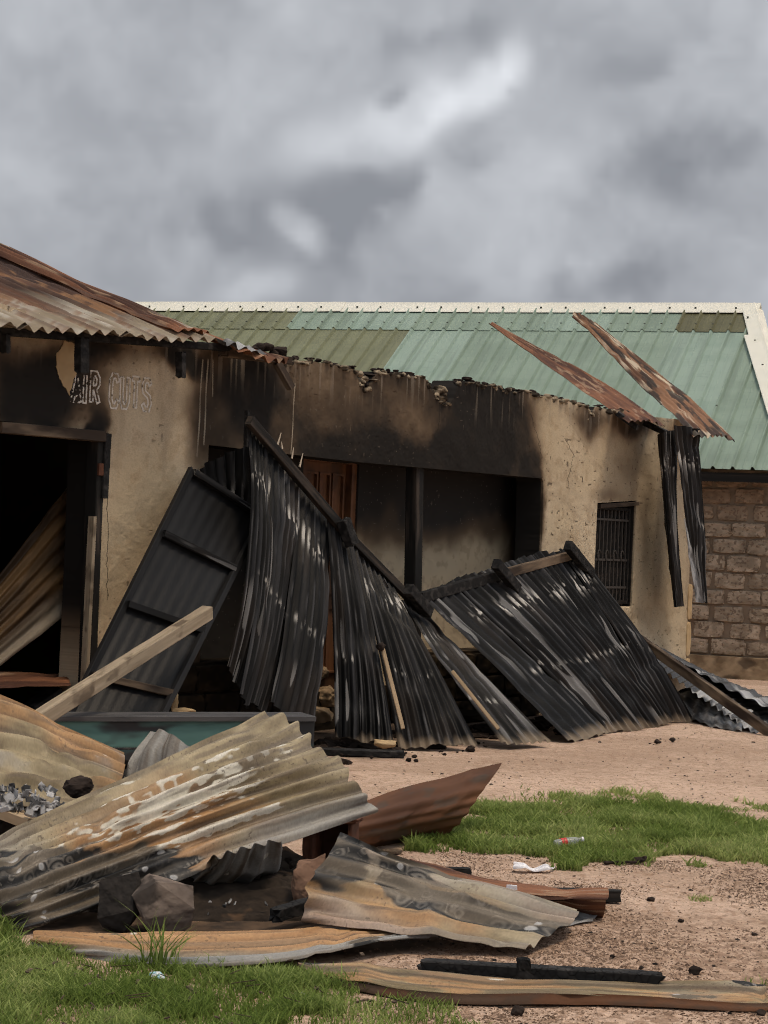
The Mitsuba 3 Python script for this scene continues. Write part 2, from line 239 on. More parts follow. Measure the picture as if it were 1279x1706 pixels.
mat('cream_paint', lambda p, n, uv: mix((.69, .685, .59), (.80, .795, .72), fbm(p.x * 2, p.y * 2, p.z * 5, 4)), .5, lambda p, n, uv: fbm(p.x * 3, p.y * 3, p.z * 8, 3), .002, spec=.3)
mat('screw_metal', (.05, .055, .05), .5, metallic=.6)
mat('teal_paint', lambda p, n, uv: mix(mix((.055, .135, .13), (.11, .23, .215), fbm(uv.x * 3, uv.y * 22, 1.0, 4)), (.025, .027, .030), smoothstep(.56, .72, fbm(uv.x * 2.2, uv.y * 6, 5.0, 4) + smoothstep(.6, 1.6, uv.x) * .26)), .55, wbump, .0015, spec=.35)
mat('smoked_top', lambda p, n, uv: mix((.022, .022, .024), (.10, .10, .105), fbm(uv.x * 4, uv.y * 22, 1.0, 4)), .5, wbump, .0015, spec=.4)
# --- wood, char, stone, soil
grain = lambda p, n, uv: fbm(uv.x * 3, uv.y * 55, 1.0, 4)
mat('char', lambda p, n, uv: mix((.0075, .0075, .008), (.040, .037, .036), smoothstep(.45, .8, fbm(p.x * 22, p.y * 22, p.z * 22, 3))), .75,
    lambda p, n, uv: -smoothstep(.10, .0, voronoi(uv.x * 34, uv.y * 26)[1] - voronoi(uv.x * 34, uv.y * 26)[0]) + fbm(uv.x * 60, uv.y * 60, 1., 2) * .6, .005, spec=.35)
mat('char_brown', lambda p, n, uv: mix((.011, .0105, .010), (.055, .043, .035), smoothstep(.45, .8, fbm(uv.x * 3, uv.y * 26, 3.0, 4))), .75, grain, .003, spec=.3)
mat('pale_splinter', (.52, .45, .36), .85)
mat('bar_iron', (.055, .048, .043), .6, spec=.3)
mat('grey_wood', lambda p, n, uv: mix(mix((.21, .165, .115), (.40, .335, .25), grain(p, n, uv)), (.075, .055, .04), smoothstep(.55, .75, fbm(uv.x * 7, uv.y * 14, 6.0, 3)) * .75), .85, grain, .003, spec=.15)
mat('tan_wood', lambda p, n, uv: mix((.30, .215, .13), (.48, .37, .25), grain(p, n, uv)), .85, grain, .003, spec=.15)
mat('smoky_wood', lambda p, n, uv: mix((.045, .033, .026), (.20, .15, .105), smoothstep(.35, .75, fbm(uv.x * 2.5, uv.y * 12, 3.0, 4))), .85, grain, .003, spec=.2)
mat('door_wood', lambda p, n, uv: mix(mix((.125, .052, .023), (.215, .098, .045), fbm(p.x * 30, p.y * 30, p.z * 2.2, 4)), (.02, .016, .013), smoothstep(.5, .7, fbm(p.x * 3, p.y * 3, p.z * 3, 3)) * .6), .55, lambda p, n, uv: fbm(p.x * 60, p.y * 60, p.z * 4, 3), .002, spec=.3)
mat('black_stone', lambda p, n, uv: mix((.010, .0095, .009), (.045, .038, .034), fbm(p.x * 26, p.y * 26, p.z * 26, 4)), .9, lambda p, n, uv: fbm(p.x * 40, p.y * 40, p.z * 40, 4), .014, spec=.2)
mat('stone', lambda p, n, uv: mix(mix((.075, .058, .05), (.23, .185, .155), fbm(p.x * 22, p.y * 22, p.z * 22, 4)), (.03, .026, .024), smoothstep(.5, .66, fbm(p.x * 11, p.y * 11, p.z * 11, 4)) * .8), .9,
    lambda p, n, uv: fbm(p.x * 30, p.y * 30, p.z * 30, 4), .012, spec=.2)
mat('ash', lambda p, n, uv: mix((.07, .07, .072), (.46, .46, .465), smoothstep(.38, .62, fbm(p.x * 26, p.y * 26, p.z * 26, 3))), .95, spec=.05)
mat('cinder', lambda p, n, uv: mix((.012, .011, .011), (.055, .04, .033), fbm(p.x * 40, p.y * 40, p.z * 40, 3)), .95, lambda p, n, uv: fbm(p.x * 50, p.y * 50, p.z * 50, 3), .012, spec=.1)
mat('char_bed', lambda p, n, uv: mix(mix((.010, .009, .009), (.055, .042, .032), fbm(p.x * 20, p.y * 20, p.z * 20, 4)), (.15, .09, .052), smoothstep(.60, .72, fbm(p.x * 6, p.y * 6, p.z * 6 + 2, 4)) * .7), .95,
    lambda p, n, uv: fbm(p.x * 40, p.y * 40, p.z * 40, 4), .016, spec=.08)
mat('clod', lambda p, n, uv: mix((.10, .058, .04), (.25, .155, .11), fbm(p.x * 22, p.y * 22, p.z * 22, 4)), .95, lambda p, n, uv: fbm(p.x * 45, p.y * 45, p.z * 45, 4), .012, spec=.05)
mat('red_iron', lambda p, n, uv: mix((.045, .016, .010), (.16, .062, .032), fbm(p.x * 18, p.y * 18, p.z * 18, 4)), .7, spec=.3)
def sand_col(p, n, uv):
    x, y = p.x, p.y
    a = fbm(x * 1.1, y * .6, 1.0, 4); b = fbm(x * 14, y * 14, 2.0, 3); d = fbm(x * 40, y * 34, 5.0, 3)
    c = mix((.335, .240, .180), (.495, .370, .290), smoothstep(.28, .72, a * .45 + b * .3 + fbm(x * .7, y * 2.6, 6.0, 4) * .25))
    c = mix(c, (.26, .165, .11), smoothstep(.54, .72, d) * .6)
    near = smoothstep(9.6, 8.2, y + (a - .5) * 2.0) * smoothstep(-.3, .5, x + (a - .5))
    c = mix(c, (.19, .125, .09), near * smoothstep(.47, .58, fbm(x * 33, y * 24, 8.0, 3)) * .75)
    c = mix(c, (.33, .225, .16), near * .25)
    c = c * (.84 + .32 * noise(x * 150, y * 100, 3.0))
    c = mix(c, mix((.03, .025, .022), (.13, .085, .055), b), smoothstep(1.15, .75, dr.square((x + .55) / 1.0) + dr.square((y - 8.75) / 1.05) + (a - .5) * .9))
    s, z = wall_st(p)
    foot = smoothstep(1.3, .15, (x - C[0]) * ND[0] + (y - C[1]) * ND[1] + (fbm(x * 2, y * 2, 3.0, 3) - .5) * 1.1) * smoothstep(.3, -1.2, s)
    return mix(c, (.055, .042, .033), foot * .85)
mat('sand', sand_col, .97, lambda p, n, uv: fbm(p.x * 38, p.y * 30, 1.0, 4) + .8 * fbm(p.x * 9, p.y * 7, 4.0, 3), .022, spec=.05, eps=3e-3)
mat('crumb', lambda p, n, uv: mix((.09, .060, .045), (.26, .18, .13), cell_rand(p.x * 40, p.y * 40)), .95, spec=.05)
mat('black_crumb', lambda p, n, uv: mix((.012, .011, .011), (.04, .034, .03), cell_rand(p.x * 40, p.y * 40)), .9, spec=.1)
def grass_col(p, n, uv):
    h = uv.y; r = dr.clip(uv.x + (fbm(p.x * 2.6, p.y * 1.6, 4.0, 3) - .5) * 1.1, 0, 1)
    c = mix((.150, .220, .050), (.37, .45, .155), smoothstep(.1, .9, r))
    c = mix(c, (.42, .44, .19), smoothstep(.68, 1., r) * .75)
    c = mix(c, (.27, .23, .11), smoothstep(.93, .94, uv.x))
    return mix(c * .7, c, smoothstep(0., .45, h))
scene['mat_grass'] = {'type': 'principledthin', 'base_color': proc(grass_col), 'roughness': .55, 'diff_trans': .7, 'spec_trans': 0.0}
mat('chalk', lambda p, n, uv: mix((.20, .165, .125), (.72, .68, .62), smoothstep(.26, .50, fbm(p.x * 45, p.y * 45, p.z * 45, 3))), .95, spec=.05)
mat('white_bag', (.78, .78, .82), .45, spec=.4)
mat('red_film', (.55, .045, .04), .4, spec=.4)
mat('blue_white', lambda p, n, uv: mix((.70, .74, .76), (.30, .50, .58), smoothstep(.45, .6, noise(p.x * 90, p.y * 90, p.z * 90))), .5)
scene['mat_clear_plastic'] = {'type': 'principledthin', 'base_color': {'type': 'rgb', 'value': [.70, .73, .72]}, 'roughness': .18, 'spec_trans': .45, 'diff_trans': .8}

# ---------------------------------------------------------------- object helpers
used = set()
def numbered(key):
    k, i = key, 0
    while k in used: i += 1; k = f'{key}_{i:03d}'
    used.add(k); return k
def thing(name, label, cat, group=None, kind=None):
    k = numbered(name); labels[k] = {'label': label, 'category': cat}
    if group: labels[k]['group'] = group
    if kind: labels[k]['kind'] = kind
    return k
def structure(name, shape):
    k = numbered(name); scene[k] = shape; labels[k] = {'label': name.replace('_', ' '), 'kind': 'structure'}; return k
def part(parent, name, shape, label=None, stuff=False):
    k = numbered(parent + '__' + name); scene[k] = shape
    if label or stuff: labels[k] = {}
    if label: labels[k]['label'] = label
    if stuff: labels[k]['kind'] = 'stuff'
    return k
def whole(name, label, cat, shape, group=None, kind=None):
    k = thing(name, label, cat, group, kind); scene[k] = shape; return k
def ply(mesh, m, smooth=False, uv=None): return mikit.ply(mesh, 'mat_' + m, smooth, uv)
OFF = [0]
def sheet(ctrl, m, nw, amp=.009, nu=26, rag=(.0, .0), crumple=.0, seed=0, thick=.0018, per=8, sharp=0.0, uoff=None, wavefade=None):
    """corrugated sheet: ctrl[row across v][column along u]; the corrugations run along u"""
    c = np.array(ctrl, float); R, K = c.shape[:2]
    if R == 2: c = np.stack([c[0], (c[0] + c[1]) / 2, c[1]])
    if K == 2: c = np.stack([c[:, 0], (c[:, 0] + c[:, 1]) / 2, c[:, 1]], 1)
    R, K = c.shape[:2]
    nv = int(nw * per); v = np.linspace(0, 1, nv + 1); u = np.linspace(0, 1, nu + 1)
    V, U = np.meshgrid(v, u, indexing='ij')
    rg = lambda a, s: a * (meshkit.fbm(np.stack([v * nw * .55, v * 0 + s, v * 0], -1), 4, seed + s) - .25) * 1.3
    r0, r1 = np.maximum(rg(rag[0], 1), 0)[:, None], np.maximum(rg(rag[1], 2), 0)[:, None]
    U = r0 + (1 - r0 - r1) * U
    spl = [RectBivariateSpline(np.linspace(0, 1, R), np.linspace(0, 1, K), c[..., k], kx=min(3, R - 1), ky=min(3, K - 1)) for k in range(3)]
    ev = lambda dx=0, dy=0: np.stack([s.ev(V, U, dx=dx, dy=dy) for s in spl], -1)
    p, pv, pu = ev(), ev(1, 0), ev(0, 1)
    nrm = np.cross(pu, pv); nrm /= np.linalg.norm(nrm, axis=-1, keepdims=True) + 1e-12
    ph = 2 * np.pi * nw * V
    wv = np.sin(ph) + sharp * np.sin(ph) ** 3
    if wavefade is not None: wv = wv * wavefade(U, V)
    off = amp * wv
    if crumple:
        q = np.stack([U * np.linalg.norm(pu, axis=-1).mean() * 2.2, V * np.linalg.norm(pv, axis=-1).mean() * 3.5, V * 0], -1)
        off = off + crumple * (meshkit.fbm(q, 3, seed) - .5) * 2
        p = p + (pv / (np.linalg.norm(pv, axis=-1, keepdims=True) + 1e-9)) * (crumple * .5 * (meshkit.fbm(q + 7, 2, seed + 3) - .5))[..., None]
    if crumple:
        rg_ = np.random.default_rng(seed + 1000); LU, LV = np.linalg.norm(pu, axis=-1).mean(), np.linalg.norm(pv, axis=-1).mean()
        for _ in range(int(2 + 5 * min(1.5, LU * LV))):                    # sharp creases and dents across the ridges
            cu, cv, an = rg_.random() * LU, rg_.random() * LV, rg_.uniform(.9, 2.24)
            du, dv_ = U * LU - cu, V * LV - cv
            dist, along = np.abs(du * math.sin(an) - dv_ * math.cos(an)), du * math.cos(an) + dv_ * math.sin(an)
            k_ = np.clip(1 - dist / rg_.uniform(.05, .16), 0, 1) ** 1.4 * np.exp(-(along / rg_.uniform(.12, .4)) ** 2)
            off = off * (1 - .6 * k_) + k_ * crumple * rg_.uniform(.5, 1.3) * rg_.choice([-1, 1])
    p = p + nrm * off[..., None]
    lu, lv = np.linalg.norm(pu, axis=-1).mean(), np.linalg.norm(pv, axis=-1).mean()
    if uoff is None: OFF[0] += 10; uoff = OFF[0]
    uv = np.stack([U * lu + uoff, V * (nw * .0762 if nw >= 2 else lv) + round(uoff / 10) * 3.048], -1)          # one ridge is 0.0762 of v
    a, b = p + nrm * thick / 2, p - nrm * thick / 2
    n0, n1 = p.shape[:2]; idx = np.arange(n0 * n1).reshape(n0, n1)
    q = np.stack([idx[:-1, :-1], idx[:-1, 1:], idx[1:, 1:], idx[1:, :-1]], -1).reshape(-1, 4)
    vs, fs, us = [a.reshape(-1, 3), b.reshape(-1, 3)], [q, q[:, ::-1] + n0 * n1], [uv.reshape(-1, 2)] * 2
    base = 2 * n0 * n1
    for sl in ((slice(None), 0), (slice(None), -1), (0, slice(None)), (-1, slice(None))):
        ea, eb, eu = a[sl], b[sl], uv[sl]; k = len(ea)
        vs += [ea, eb]; us += [eu, eu]; i = np.arange(k - 1)
        fs.append(np.stack([base + i, base + i + 1, base + k + i + 1, base + k + i], -1)); base += 2 * k
    return mikit.ply((np.vstack(vs), np.vstack(fs)), 'mat_' + m, True, np.vstack(us))
def timber(p0, p1, wd, ht, m, rough=.0, seed=0, seg=14, up=(0, 0, 1), taper=(1, 1), bow=0.0, jag=0.0):
    p0, p1 = np.array(p0, float), np.array(p1, float); L = np.linalg.norm(p1 - p0); d = (p1 - p0) / L
    a = np.cross(d, up); a /= np.linalg.norm(a); b = np.cross(a, d)
    ch = .12
    prof = np.array([(-1, -1 + ch), (-1, 0), (-1, 1 - ch), (-1 + ch, 1), (0, 1), (1 - ch, 1), (1, 1 - ch), (1, 0), (1, -1 + ch), (1 - ch, -1), (0, -1), (-1 + ch, -1)], float) * .5
    k = len(prof); ts = np.linspace(0, 1, seg + 1); rng = np.random.default_rng(seed)
    sc = taper[0] + (taper[1] - taper[0]) * ts
    V = p0 + d * (ts * L)[:, None, None] + a * (prof[:, 0] * wd)[None, :, None] * sc[:, None, None] + b * (prof[:, 1] * ht)[None, :, None] * sc[:, None, None]
    V = V + b * (bow * np.sin(np.pi * ts))[:, None, None]
    if rough:
        nz = meshkit.fbm(V * 14 + seed, 3, seed) - .5
        ctr = V.mean(1, keepdims=True); V = ctr + (V - ctr) * (1 + rough * 2.2 * nz[..., None])
    if jag:
        V[0] -= d * (jag * rng.random(k))[:, None]; V[-1] += d * (jag * rng.random(k))[:, None]
    per = np.concatenate([[0], np.cumsum(np.linalg.norm(np.diff(prof * [wd, ht], axis=0), axis=1))])
    uv = np.stack(np.broadcast_arrays((ts * L)[:, None] + seed * .37, per[None, :] + seed * .11), -1).reshape(-1, 2)
    i, j = np.meshgrid(np.arange(seg), np.arange(k), indexing='ij'); j2 = (j + 1) % k
    f = np.stack([i * k + j, i * k + j2, (i + 1) * k + j2, (i + 1) * k + j], -1).reshape(-1, 4)
    f = np.vstack([f[:, [0, 1, 2]], f[:, [0, 2, 3]]]); vv = V.reshape(-1, 3); nb = len(vv)
    caps = []
    for e, flip in ((0, 1), (seg, 0)):
        c = nb + len(caps); caps.append(V[e].mean(0)); jj = np.arange(k)
        t_ = np.stack([np.full(k, c), e * k + jj, e * k + (jj + 1) % k], -1); f = np.vstack([f, t_[:, ::-1] if flip else t_])
    uv = np.vstack([uv, uv[0] + .01, uv[-1] - .01])
    return mikit.ply(trimesh.Trimesh(np.vstack([vv, caps]), f, process=False), 'mat_' + m, False, uv)
def slab_poly(poly, t0, t1, frame=fp):
    """polygon in (along, up) of a frame, thickened from t0 to t1"""
    m = trimesh.util.concatenate([trimesh.creation.extrude_polygon(g_, t1 - t0, engine='earcut') for g_ in getattr(poly, 'geoms', [poly]) if g_.area > 1e-7])
    v = m.vertices; o = frame(0, 0, 0); e = [frame(1, 0, 0) - o, frame(0, 1, 0) - o, frame(0, 0, 1) - o]
    w_ = o + v[:, :1] * e[0] + (v[:, 2:] + t0) * e[1] + v[:, 1:2] * e[2]
    return trimesh.Trimesh(w_, m.faces[:, ::-1] if np.dot(np.cross(e[0], e[2]), e[1]) < 0 else m.faces, process=False)
def ragged(poly, amp=.012, step=.012):
    b = poly.boundary; q = np.array([b.interpolate(d).coords[0] for d in np.arange(0, b.length, step)])
    q3 = np.c_[q * 30, np.zeros(len(q))]
    return sg.Polygon(q + (np.stack([meshkit.fbm(q3, 3, 1), meshkit.fbm(q3 + 9, 3, 2)], -1) - .5) * amp * 3).buffer(0)
def fbox(s0, s1, t0, t1, z0, z1, frame=fp): return slab_poly(sg.box(s0, z0, s1, z1), t0, t1, frame)
def rock(c, r, seed, sub=3, rough=.12, npts=22, squash=None):
    rng = np.random.default_rng(seed); q = rng.normal(size=(npts, 3)); q /= np.linalg.norm(q, axis=1, keepdims=True)
    m = trimesh.convex.convex_hull(q)
    for _ in range(sub): m = m.subdivide()
    v = m.vertices; v = v * (1 + rough * (meshkit.fbm(v * 1.6 + seed, 4, seed)[:, None] - .5) * 2)
    return trimesh.Trimesh(v * np.array(r) + np.array(c), m.faces, process=False)
def rough_block(c, e, half, seed, frame=None, k=3):
    """worn block: e = three unit axes, half sizes; rounded uneven faces"""
    m = trimesh.creation.box((2, 2, 2)).subdivide().subdivide() if k > 2 else trimesh.creation.box((2, 2, 2)).subdivide()
    v = m.vertices.copy(); rng = np.random.default_rng(seed)
    l = np.linalg.norm(v, axis=1, keepdims=True); corner = np.clip((l - 1.25) / .48, 0, 1)
    v = v * (1 - .10 * corner) + (rng.random(v.shape) - .5) * .15
    return trimesh.Trimesh(np.array(c) + (v * half) @ np.array(e), m.faces, process=False)
def grass_mesh(poly, count, h0, h1, seed, edge=.12, width=.0022, thin=None, dmin=.06):
    rng = np.random.default_rng(seed); x0, y0, x1, y1 = poly.bounds
    pt = rng.uniform((x0 - edge, y0 - edge), (x1 + edge, y1 + edge), (int(count * 2.2), 2))
    q3 = np.c_[pt, np.zeros(len(pt))]
    wob = np.stack([meshkit.fbm(q3 * 3.2, 4, seed) - .5, meshkit.fbm(q3 * 3.2 + 31, 4, seed + 1) - .5], -1) * edge * 5
    ok = contains_xy(poly, pt[:, 0] + wob[:, 0], pt[:, 1] + wob[:, 1])
    dens = meshkit.fbm(q3 * 5.5 + 5, 3, seed + 2)
    ok &= rng.random(len(pt)) < np.clip((dens - .30) * 3.6, dmin, 1)
    if thin is not None: ok &= rng.random(len(pt)) < thin(pt)
    pt = pt[ok][:count]; dens = dens[ok][:count]; k = len(pt)
    h = rng.uniform(h0, h1, k) * (.55 + .9 * dens) * np.where(rng.random(k) < .06, 1.5, 1); az = rng.uniform(0, 2 * np.pi, k); lean = rng.uniform(.15, .95, k) * h
    d = np.stack([np.cos(az), np.sin(az), az * 0], -1); sd = rng.uniform(0, 2 * np.pi, k); s = np.stack([np.cos(sd), np.sin(sd), az * 0], -1) * (width * rng.uniform(.7, 1.5, k))[:, None]
    b = np.c_[pt, np.full(k, -.004)]
    rows = []
    for t, wf in ((0, 1), (.4, .95), (.75, .65)):
        c = b + np.array([0, 0, 1]) * (h * (t - .25 * t * t))[:, None] + d * (lean * t * t)[:, None]; rows += [c - s * wf, c + s * wf]
    tip = b + np.array([0, 0, 1]) * (h * .78)[:, None] + d * lean[:, None]
    V = np.stack(rows + [tip], 1); f = np.array([(0, 1, 3), (0, 3, 2), (2, 3, 5), (2, 5, 4), (4, 5, 6)])
    F = (np.arange(k)[:, None, None] * 7 + f).reshape(-1, 3)
    uv = np.stack(np.broadcast_arrays(np.clip(dens * .5 + rng.random(k) * .6 - .1, 0, 1)[:, None], np.array([0, 0, .4, .4, .75, .75, 1.])[None]), -1)
    return mikit.ply(trimesh.Trimesh(V.reshape(-1, 3), F, process=False), 'mat_grass', False, uv.reshape(-1, 2))
def crumbs(pts, r, seed, flat=.6, low=False):
    rng = np.random.default_rng(seed); m = trimesh.convex.convex_hull(np.vstack([np.eye(3), -np.eye(3)])) if low else trimesh.creation.icosahedron(); k, nvt = len(pts), len(m.vertices)
    v = m.vertices[None] * (1 + (rng.random((k, nvt, 1)) - .5) * .7) * r[:, None, None] * np.stack([rng.uniform(.7, 1.6, k), rng.uniform(.7, 1.3, k), np.full(k, flat)], -1)[:, None]
    a = rng.uniform(0, 6.3, k); c, s = np.cos(a)[:, None], np.sin(a)[:, None]
    v = np.stack([v[..., 0] * c - v[..., 1] * s, v[..., 0] * s + v[..., 1] * c, v[..., 2]], -1) + pts[:, None]
    return trimesh.Trimesh(v.reshape(-1, 3), (np.arange(k)[:, None, None] * nvt + m.faces).reshape(-1, 3), process=False)
def ctrl_of(tl, tr, br, bl):
    """sheet hanging from its top edge: u runs down, v from left to right"""
    return [[tl, bl], [tr, br]]

# ---------------------------------------------------------------- ground
def ground_z(x, y):
    q = np.stack([x, y, x * 0], -1)
    fade = np.clip(1 - np.abs(y - 16) / 13, 0, 1) ** .5
    return (meshkit.fbm(q * .9, 4, 2) - .5) * .035 * fade + (meshkit.fbm(q * 5, 3, 3) - .5) * .014 * fade
xs = np.concatenate([[-900, -300, -90, -30, -12, -8], np.arange(-5.5, 8, .055), [8.5, 10, 14, 30, 90, 300, 900]])
ys = np.concatenate([[-300, -60, -10, 2, 4.5], np.arange(5.8, 13.5, .045), np.arange(13.5, 28, .16), [29, 32, 40, 70, 200, 600, 1500]])
X_, Y_ = np.meshgrid(xs, ys); Z_ = ground_z(X_, Y_)
k_ = len(xs); i_ = np.arange(len(xs) * len(ys)).reshape(len(ys), k_)
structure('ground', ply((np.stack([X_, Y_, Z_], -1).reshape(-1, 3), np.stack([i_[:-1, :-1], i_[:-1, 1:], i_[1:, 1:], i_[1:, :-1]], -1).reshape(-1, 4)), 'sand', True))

# ---------------------------------------------------------------- the block house with the green roof
bh = thing('block_house', 'long low house of mud blocks under a green ribbed metal roof with cream ridge cap', 'house')
part(bh, 'wall', ply(trimesh.util.concatenate([fbox(-12, 1.05, .10, .30, 0, 2.52, qp), fbox(-12, 1.05, 7.2, 7.45, 0, 2.52, qp), fbox(-12, -11.8, .30, 7.2, 0, 2.52, qp), fbox(.80, 1.05, .30, 7.2, 0, 2.52, qp)]), 'mortar'), 'rough mud mortar wall')
rng = np.random.default_rng(4)
E_ = [GD, PG, ZD]
for r_ in range(11):
    z = .27 + r_ * .203; g0 = -1.05 + (.0 if r_ % 2 else .215) + rng.uniform(-.03, .03)
    for c_ in range(5):
        g_ = g0 + c_ * .432 + rng.uniform(-.012, .012)
        if g_ > .95: continue
        hw = .195 + rng.uniform(-.022, .012)
        if g_ + hw > 1.06: hw = 1.06 - g_
        m = rough_block(qp(g_, .112 + rng.uniform(-.012, .012), z + .1 + rng.uniform(-.010, .010)), E_, (hw, .055, (.088 + rng.uniform(-.010, .006))), r_ * 9 + c_, k=3)
        part(bh + '__wall', 'block', mikit.ply(m, 'mat_block', False, np.full((len(m.vertices), 2), rng.random())))
part(bh, 'plinth', ply(fbox(-12, 1.12, -.01, .10, -.05, .265, qp), 'mud'), 'plastered footing band at the base of the block wall')
RM, RZ, EZ, EM = 4.65, 4.88, 2.51, -.35          # ridge distance and height, eave height and overhang
def rp(g, u, lift=0.0):                            # u from eave (0) to ridge (1)
    nz = np.array([-PG * (RZ - EZ) + ZD * (RM - .35)]); nz = (nz / np.linalg.norm(nz))[0]
    g, u, lift = (np.asarray(v, float)[..., None] for v in (g, u, lift))
    return Q + GD * g + PG * (EM + (RM - .65) * u) + ZD * (EZ + (RZ - EZ) * u) + nz * lift
roof = part(bh, 'roof', ply(trimesh.util.concatenate([fbox(-12, .6, -.3, -.27, 2.36, 2.47, qp)]), 'char_brown'), 'dark timber fascia below the eave')
HIP0, HIP1 = -.40, .95                             # hip line at ridge and at eave
def roof_panel(g0, g1, u0, u1, m, lift, seed):
    """ribbed panel clipped by the hip line"""
    rib, k = [], 4; step = (g1 - g0) / k
    for j in range(k): rib += [(g0 + j * step, .0), (g0 + (j + .07) * step, .036), (g0 + (j + .15) * step, .036), (g0 + (j + .25) * step, 0), (g0 + (j + .55) * step, .0), (g0 + (j + .60) * step, .004), (g0 + (j + .66) * step, 0)]
    rib.append((g1 + .02, 0)); rib = np.array(rib); us = np.linspace(u0, u1, 9)
    G_, U_ = np.meshgrid(rib[:, 0], us, indexing='ij'); H_ = np.broadcast_to(rib[:, 1:], G_.shape)
    hip = HIP0 + (HIP1 - HIP0) * (1 - U_); G_ = np.minimum(G_, hip)
    wob = (meshkit.fbm(np.stack([G_ * 1.7, U_ * 3, U_ * 0 + seed], -1), 3, 5) - .5) * .004
    p = rp(G_, U_, H_ + lift + wob)
    nzv = rp(0., 0., 1.) - rp(0., 0., 0.)
    n0, n1 = G_.shape; i = np.arange(n0 * n1).reshape(n0, n1); q = np.stack([i[:-1, :-1], i[1:, :-1], i[1:, 1:], i[:-1, 1:]], -1).reshape(-1, 4)
    V = np.vstack([p.reshape(-1, 3), (p - nzv * .002).reshape(-1, 3)]); k2 = n0 * n1
    F = [q, q[:, ::-1] + k2]
    for e in (i[:, 0], i[:, -1]): F.append(np.stack([e[:-1], e[1:], e[1:] + k2, e[:-1] + k2], -1))
    uv = np.tile(np.stack([G_ + 3 * seed, U_ * 4.8], -1).reshape(-1, 2), (2, 1))
    return mikit.ply((V, np.vstack(F)), 'mat_' + m, False, uv)
gs = np.arange(-12.66, 1.2, .944)
for j, g0 in enumerate(gs):
    up = 'olive_paint' if g0 < -7.5 else ('dark_olive_paint' if g0 > -1.6 else ('pale_green_paint' if j % 3 == 1 else 'green_paint'))
    lo = 'olive_paint' if g0 < -5.6 else ('green_paint' if j % 4 else 'pale_green_paint')
    if g0 < .75: part(roof, 'panel', roof_panel(g0, g0 + .944, 0, .845, lo, .0, j + 1), 'green roof panel' if 'green' in lo else 'olive roof panel')
    if g0 < -.5: part(roof, 'panel', roof_panel(g0 + (.0 if j < 12 else 0), g0 + .944, .83, .985, up, .012, j + 20), 'green roof panel' if 'green' in up else 'olive roof panel')
# far slope and the hipped end
bk = lambda g, u: Q + GD * g + PG * (EM + 2 * (RM - .65) - (RM - .65) * u) + ZD * (EZ + (RZ - EZ) * u)
part(roof, 'far_slope', ply((np.array([bk(-12.4, 0), bk(HIP1, 0), bk(HIP0, 1), bk(-12.4, 1)]), np.array([[0, 1, 2], [0, 2, 3]])), 'green_paint', False, np.array([[0, 0], [12, 0], [12, 4], [0, 4.]])))
he, hb, ht = rp(HIP1, 0.), bk(HIP1, 0), rp(HIP0, .995)
end = []
for j in range(12):
    a, b = he + (hb - he) * j / 12, he + (hb - he) * (j + 1) / 12; end += [a, a + (b - a) * .8, b + GD * .03 - (b - a) * .1]
end = np.array(end)
part(roof, 'hip_end', ply((np.vstack([end, ht]), np.array([[i, i + 1, len(end)] for i in range(len(end) - 1)])), 'dark_olive_paint', False, np.vstack([np.c_[np.linspace(0, 8, len(end)), np.zeros(len(end))], [[4, 4]]])), 'olive green end slope of the roof')
def cap_mesh(a0, a1, nf, nb, wf, wb, k, seed, arch=.03):
    """folded ridge capping along a0-a1: nf, nb point down the two slopes"""
    ts = np.linspace(0, 1, k + 1); rows = []
    wb_ = (meshkit.fbm(np.stack([ts * k * .35, ts * 0, ts * 0], -1), 3, seed) - .5)
    for o, wv in ((nf * wf, 1), (nf * (wf - .012) + ZD * .012, 1), (nf * .05 + ZD * arch, .5), (ZD * (arch + .02), .4), (nb * .05 + ZD * arch, .5), (nb * wb, 1)):
        rows.append(a0 + (a1 - a0) * ts[:, None] + o + (ZD * .012 * wv) * wb_[:, None])
    V = np.array(rows); r, c = V.shape[:2]; i = np.arange(r * c).reshape(r, c)
    q = np.stack([i[:-1, :-1], i[:-1, 1:], i[1:, 1:], i[1:, :-1]], -1).reshape(-1, 4)
    return (V.reshape(-1, 3), q)
dn = rp(0., 0.) - rp(0., 1.); dn /= np.linalg.norm(dn); db = bk(0, 0) - bk(0, 1); db /= np.linalg.norm(db)
for j in range(4):
    g0, g1 = -12.4 + j * 3.03, -12.4 + (j + 1) * 3.03
    if j == 3: g1 = HIP0 + .12
    part(roof, 'ridge_cap', ply(cap_mesh(rp(g0 - .02, 1., .03 + .003 * (j % 2)), rp(g1, 1., .03 + .003 * (j % 2)), dn, db, .215, .2, 14, j), 'cream_paint', 40), 'cream folded ridge capping')
hd = he - ht; hd /= np.linalg.norm(hd); side = -GD * .95 + hd * .2; sider = GD * .6 + PG * .6 - ZD * .35
part(roof, 'hip_cap', ply(cap_mesh(ht + ZD * .05 + GD * .03, ht + (he - ht) * .25 + ZD * .05, -GD * .9, sider, .20, .18, 6, 31, .025), 'cream_paint', 40), 'cream capping down the hip')
part(roof, 'hip_cap', ply(cap_mesh(ht + (he - ht) * .22 + ZD * .065, ht + (he - ht) * 1.02 + ZD * .065, -GD * .9, sider, .27, .2, 10, 32, .025), 'cream_paint', 40), 'cream capping down the hip')
scr = []
for j in range(55):
    g = -12.66 + .236 * (j + .12)
    for u in (.868, .345, .03):
        if g < HIP0 + (HIP1 - HIP0) * (1 - u) - .15 and (u > .8 or (j % 3 == 1)): scr.append(rp(g, u, .026 + (.018 if u > .85 else .006)))
for j in range(26): scr.append(rp(-12.2 + .46 * j + (.1 if j % 2 else 0), .975, .062))
for j in range(6): scr.append(ht + (he - ht) * (.1 + .16 * j) - GD * .12 + ZD * .085)
